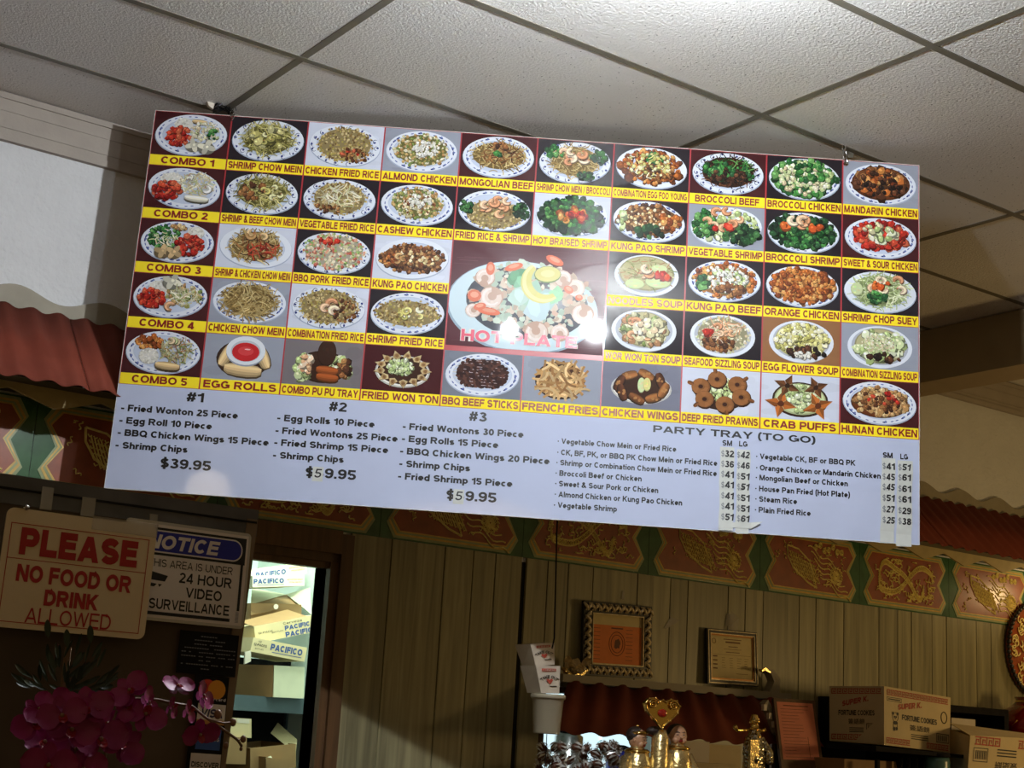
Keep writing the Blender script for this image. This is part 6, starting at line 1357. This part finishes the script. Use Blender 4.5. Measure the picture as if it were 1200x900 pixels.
cookie_print(face_sheet(mt, rt, mbm), bx, True); cookie_print(face_sheet(lt_, mt, lb), bx, False)
# lower box, upside down
yA, yB, yC = 3.93, 4.17, 3.96
mt, mbm = at(1137, 862.5, yA), at(1130, 962, yA); lt_, lb = at(1114, 855, yB), at(1108, 940, yB); rt, rb = at(1225, 867, yC), at(1218, 966, yC)
bx = thing('cookie_box', 'lower fortune cookie carton printed upside down at the right edge', 'box', tuple(mbm)); bk_t, bk_b = lt_+rt-mt, lb+rb-mbm
MB().hexa([mbm, rb, bk_b, lb], [mt, rt, bk_t, lt_]).build('box_body', M['carton'], bx)
q = MB(); f0, f1 = at(1113, 848, yB), at(1205, 860.5, yB+.03); q.prism([mt, rt, f1, f0], (0, .0, .003)); q.build('top_flap', M['carton'], bx)
cookie_print(face_sheet(rb, mbm, rt), bx, True)
cookie_print(face_sheet(mbm, lb, mt), bx, False) if False else None
boxpx('paper_box', 'small white box lying on the black shelf unit behind the cookie cartons', 1115, 841, 1143, 850, 4.33, .1, 'white')
# stand below upper box with steel tumblers and jar
st = thing('drinks_rack', 'black wire rack carrying the upper cookie carton', 'rack', (5.0, 4.2, CZ))
zr = min(at(1036, 874, 4.06)[2], at(1113, 883, 4.1)[2], at(972, 869, 4.3)[2])
MB().hexa([(4.68, 3.99, zr-.008), (5.26, 3.99, zr-.016), (5.36, 4.30, zr-.016), (4.74, 4.30, zr-.008)], [(4.68, 3.99, at(1036, 874.5, 4.06)[2]), (5.26, 3.99, at(1113, 884, 4.1)[2]), (5.36, 4.30, at(1113, 884, 4.1)[2]), (4.74, 4.30, at(1036, 874.5, 4.06)[2])]).build('rack_top', M['black'], st)
for x, y in ((4.70, 4.0), (5.24, 4.0), (4.76, 4.28), (5.34, 4.28)): MB().box((x, y, CZ), (x+.015, y+.015, zr-.04)).build('rack_leg', M['black'], st)
for i, px in enumerate((1054, 1063, 1072, 1081)):
    p = at(px, 888, 4.05)
    t = thing('steel_tumbler', 'tall steel tumbler under the rack, %s from the left' % ('first', 'second', 'third', 'fourth')[i], 'tumbler', (p[0], 4.05, CZ), 'steel tumblers under the rack')
    MB().lathe((p[0], 4.05, CZ), [(.011, 0), (.0125, .05), (.0135, p[2]-CZ), (.012, p[2]-CZ), (.010, .01)], 14).build('tumbler_body', M['steel'], t, True)
p = at(1103, 884, 4.0); t = thing('teal_jar', 'dark teal plastic jar right of the steel tumblers', 'jar', (p[0], 4.02, CZ))
MB().lathe((p[0], 4.02, CZ), [(.045, 0), (.05, .02), (.05, p[2]-CZ-.03), (.046, p[2]-CZ-.01)], 20).build('jar_body', M['teal'], t, True)
MB().lathe((p[0], 4.02, p[2]-.012), [(.050, 0), (.052, .01), (.048, .016)], 20).build('jar_lid', M['black'], t, True)
a = at(985, 886, 4.1); b = at(1047, 886, 4.1); tag(MB().box((a[0], 4.08, CZ), (b[0], 4.26, a[2]-.01)).build('brown_box', M['cartonbr']), 'brown cardboard box under the rack beside the steel tumblers', 'box')

# red vase and medallion
p = at(1196, 862, 4.38); vz = at(1190, 900, 4.38)[2]
t = thing('red_vase', 'bulbous glossy red lacquer vase partly outside the right edge', 'vase', (p[0], 4.36, CZ))
vx = at(1207, 850, 4.36)[0]; z0 = CZ; zt = at(1190, 816, 4.36)[2]
MB().lathe((vx, 4.36, z0), [(.08, 0), (.09, .02), (.07, .10), (.12, zt-z0-.26), (.19, zt-z0-.16), (.17, zt-z0-.09), (.09, zt-z0-.045), (.06, zt-z0-.02), (.07, zt-z0)], 28).build('vase_body', M['redvase'], t, True)
mb = MB()
for k in range(10):
    a = 2*PI*k/10; mb.tube([(vx+.185*math.cos(a+.1*j)*(1-.02*j), 4.36+.185*math.sin(a+.1*j)*(1-.02*j), zt-.17+.02*j) for j in range(4)], .004, 5)
mb.lathe((vx, 4.36, zt-.028), [(.063, 0), (.066, .006), (.062, .012)], 24); mb.build('gold_trim', M['goldsmooth'], t)
mc = at(1215, 762, YW-.03); R_ = .235
t = thing('wall_medallion', 'round gold and red relief plate with beaded dark rim hanging at the right', 'plate', (mc[0], YW-.02, mc[2]-R_))
ax = (0, -1, 0)
MB().lathe((mc[0], YW-.012, mc[2]), [(R_*.9, 0), (R_, .006), (R_, .018), (R_*.94, .024), (R_*.90, .016), (.001, .016)], 48, ax).build('plate', M['friezered'], t, True)
mb = MB()
for k in range(60):
    a = 2*PI*k/60; mb.ball((mc[0]+R_*.985*math.cos(a), YW-.034, mc[2]+R_*.985*math.sin(a)), .0125, 7, 5)
mb.build('beaded_rim', M['blackframe'], t, True)
mb = MB(); rnd = random.Random(6)
for k in range(150):
    a, r = rnd.uniform(0, 6.3), R_*.86*math.sqrt(rnd.random()); cx, cz = mc[0]+r*math.cos(a), mc[2]+r*math.sin(a); th = rnd.uniform(0, 6.3); sg_ = rnd.choice((-1, 1))
    mb.tube([(cx+.020*(.3+t/5)*math.cos(th+sg_*t), YW-.032, cz+.020*(.3+t/5)*math.sin(th+sg_*t)) for t in np.linspace(0, 4, 8)], .0034, 5)
mb.build('gold_relief', M['relief'], t, True)
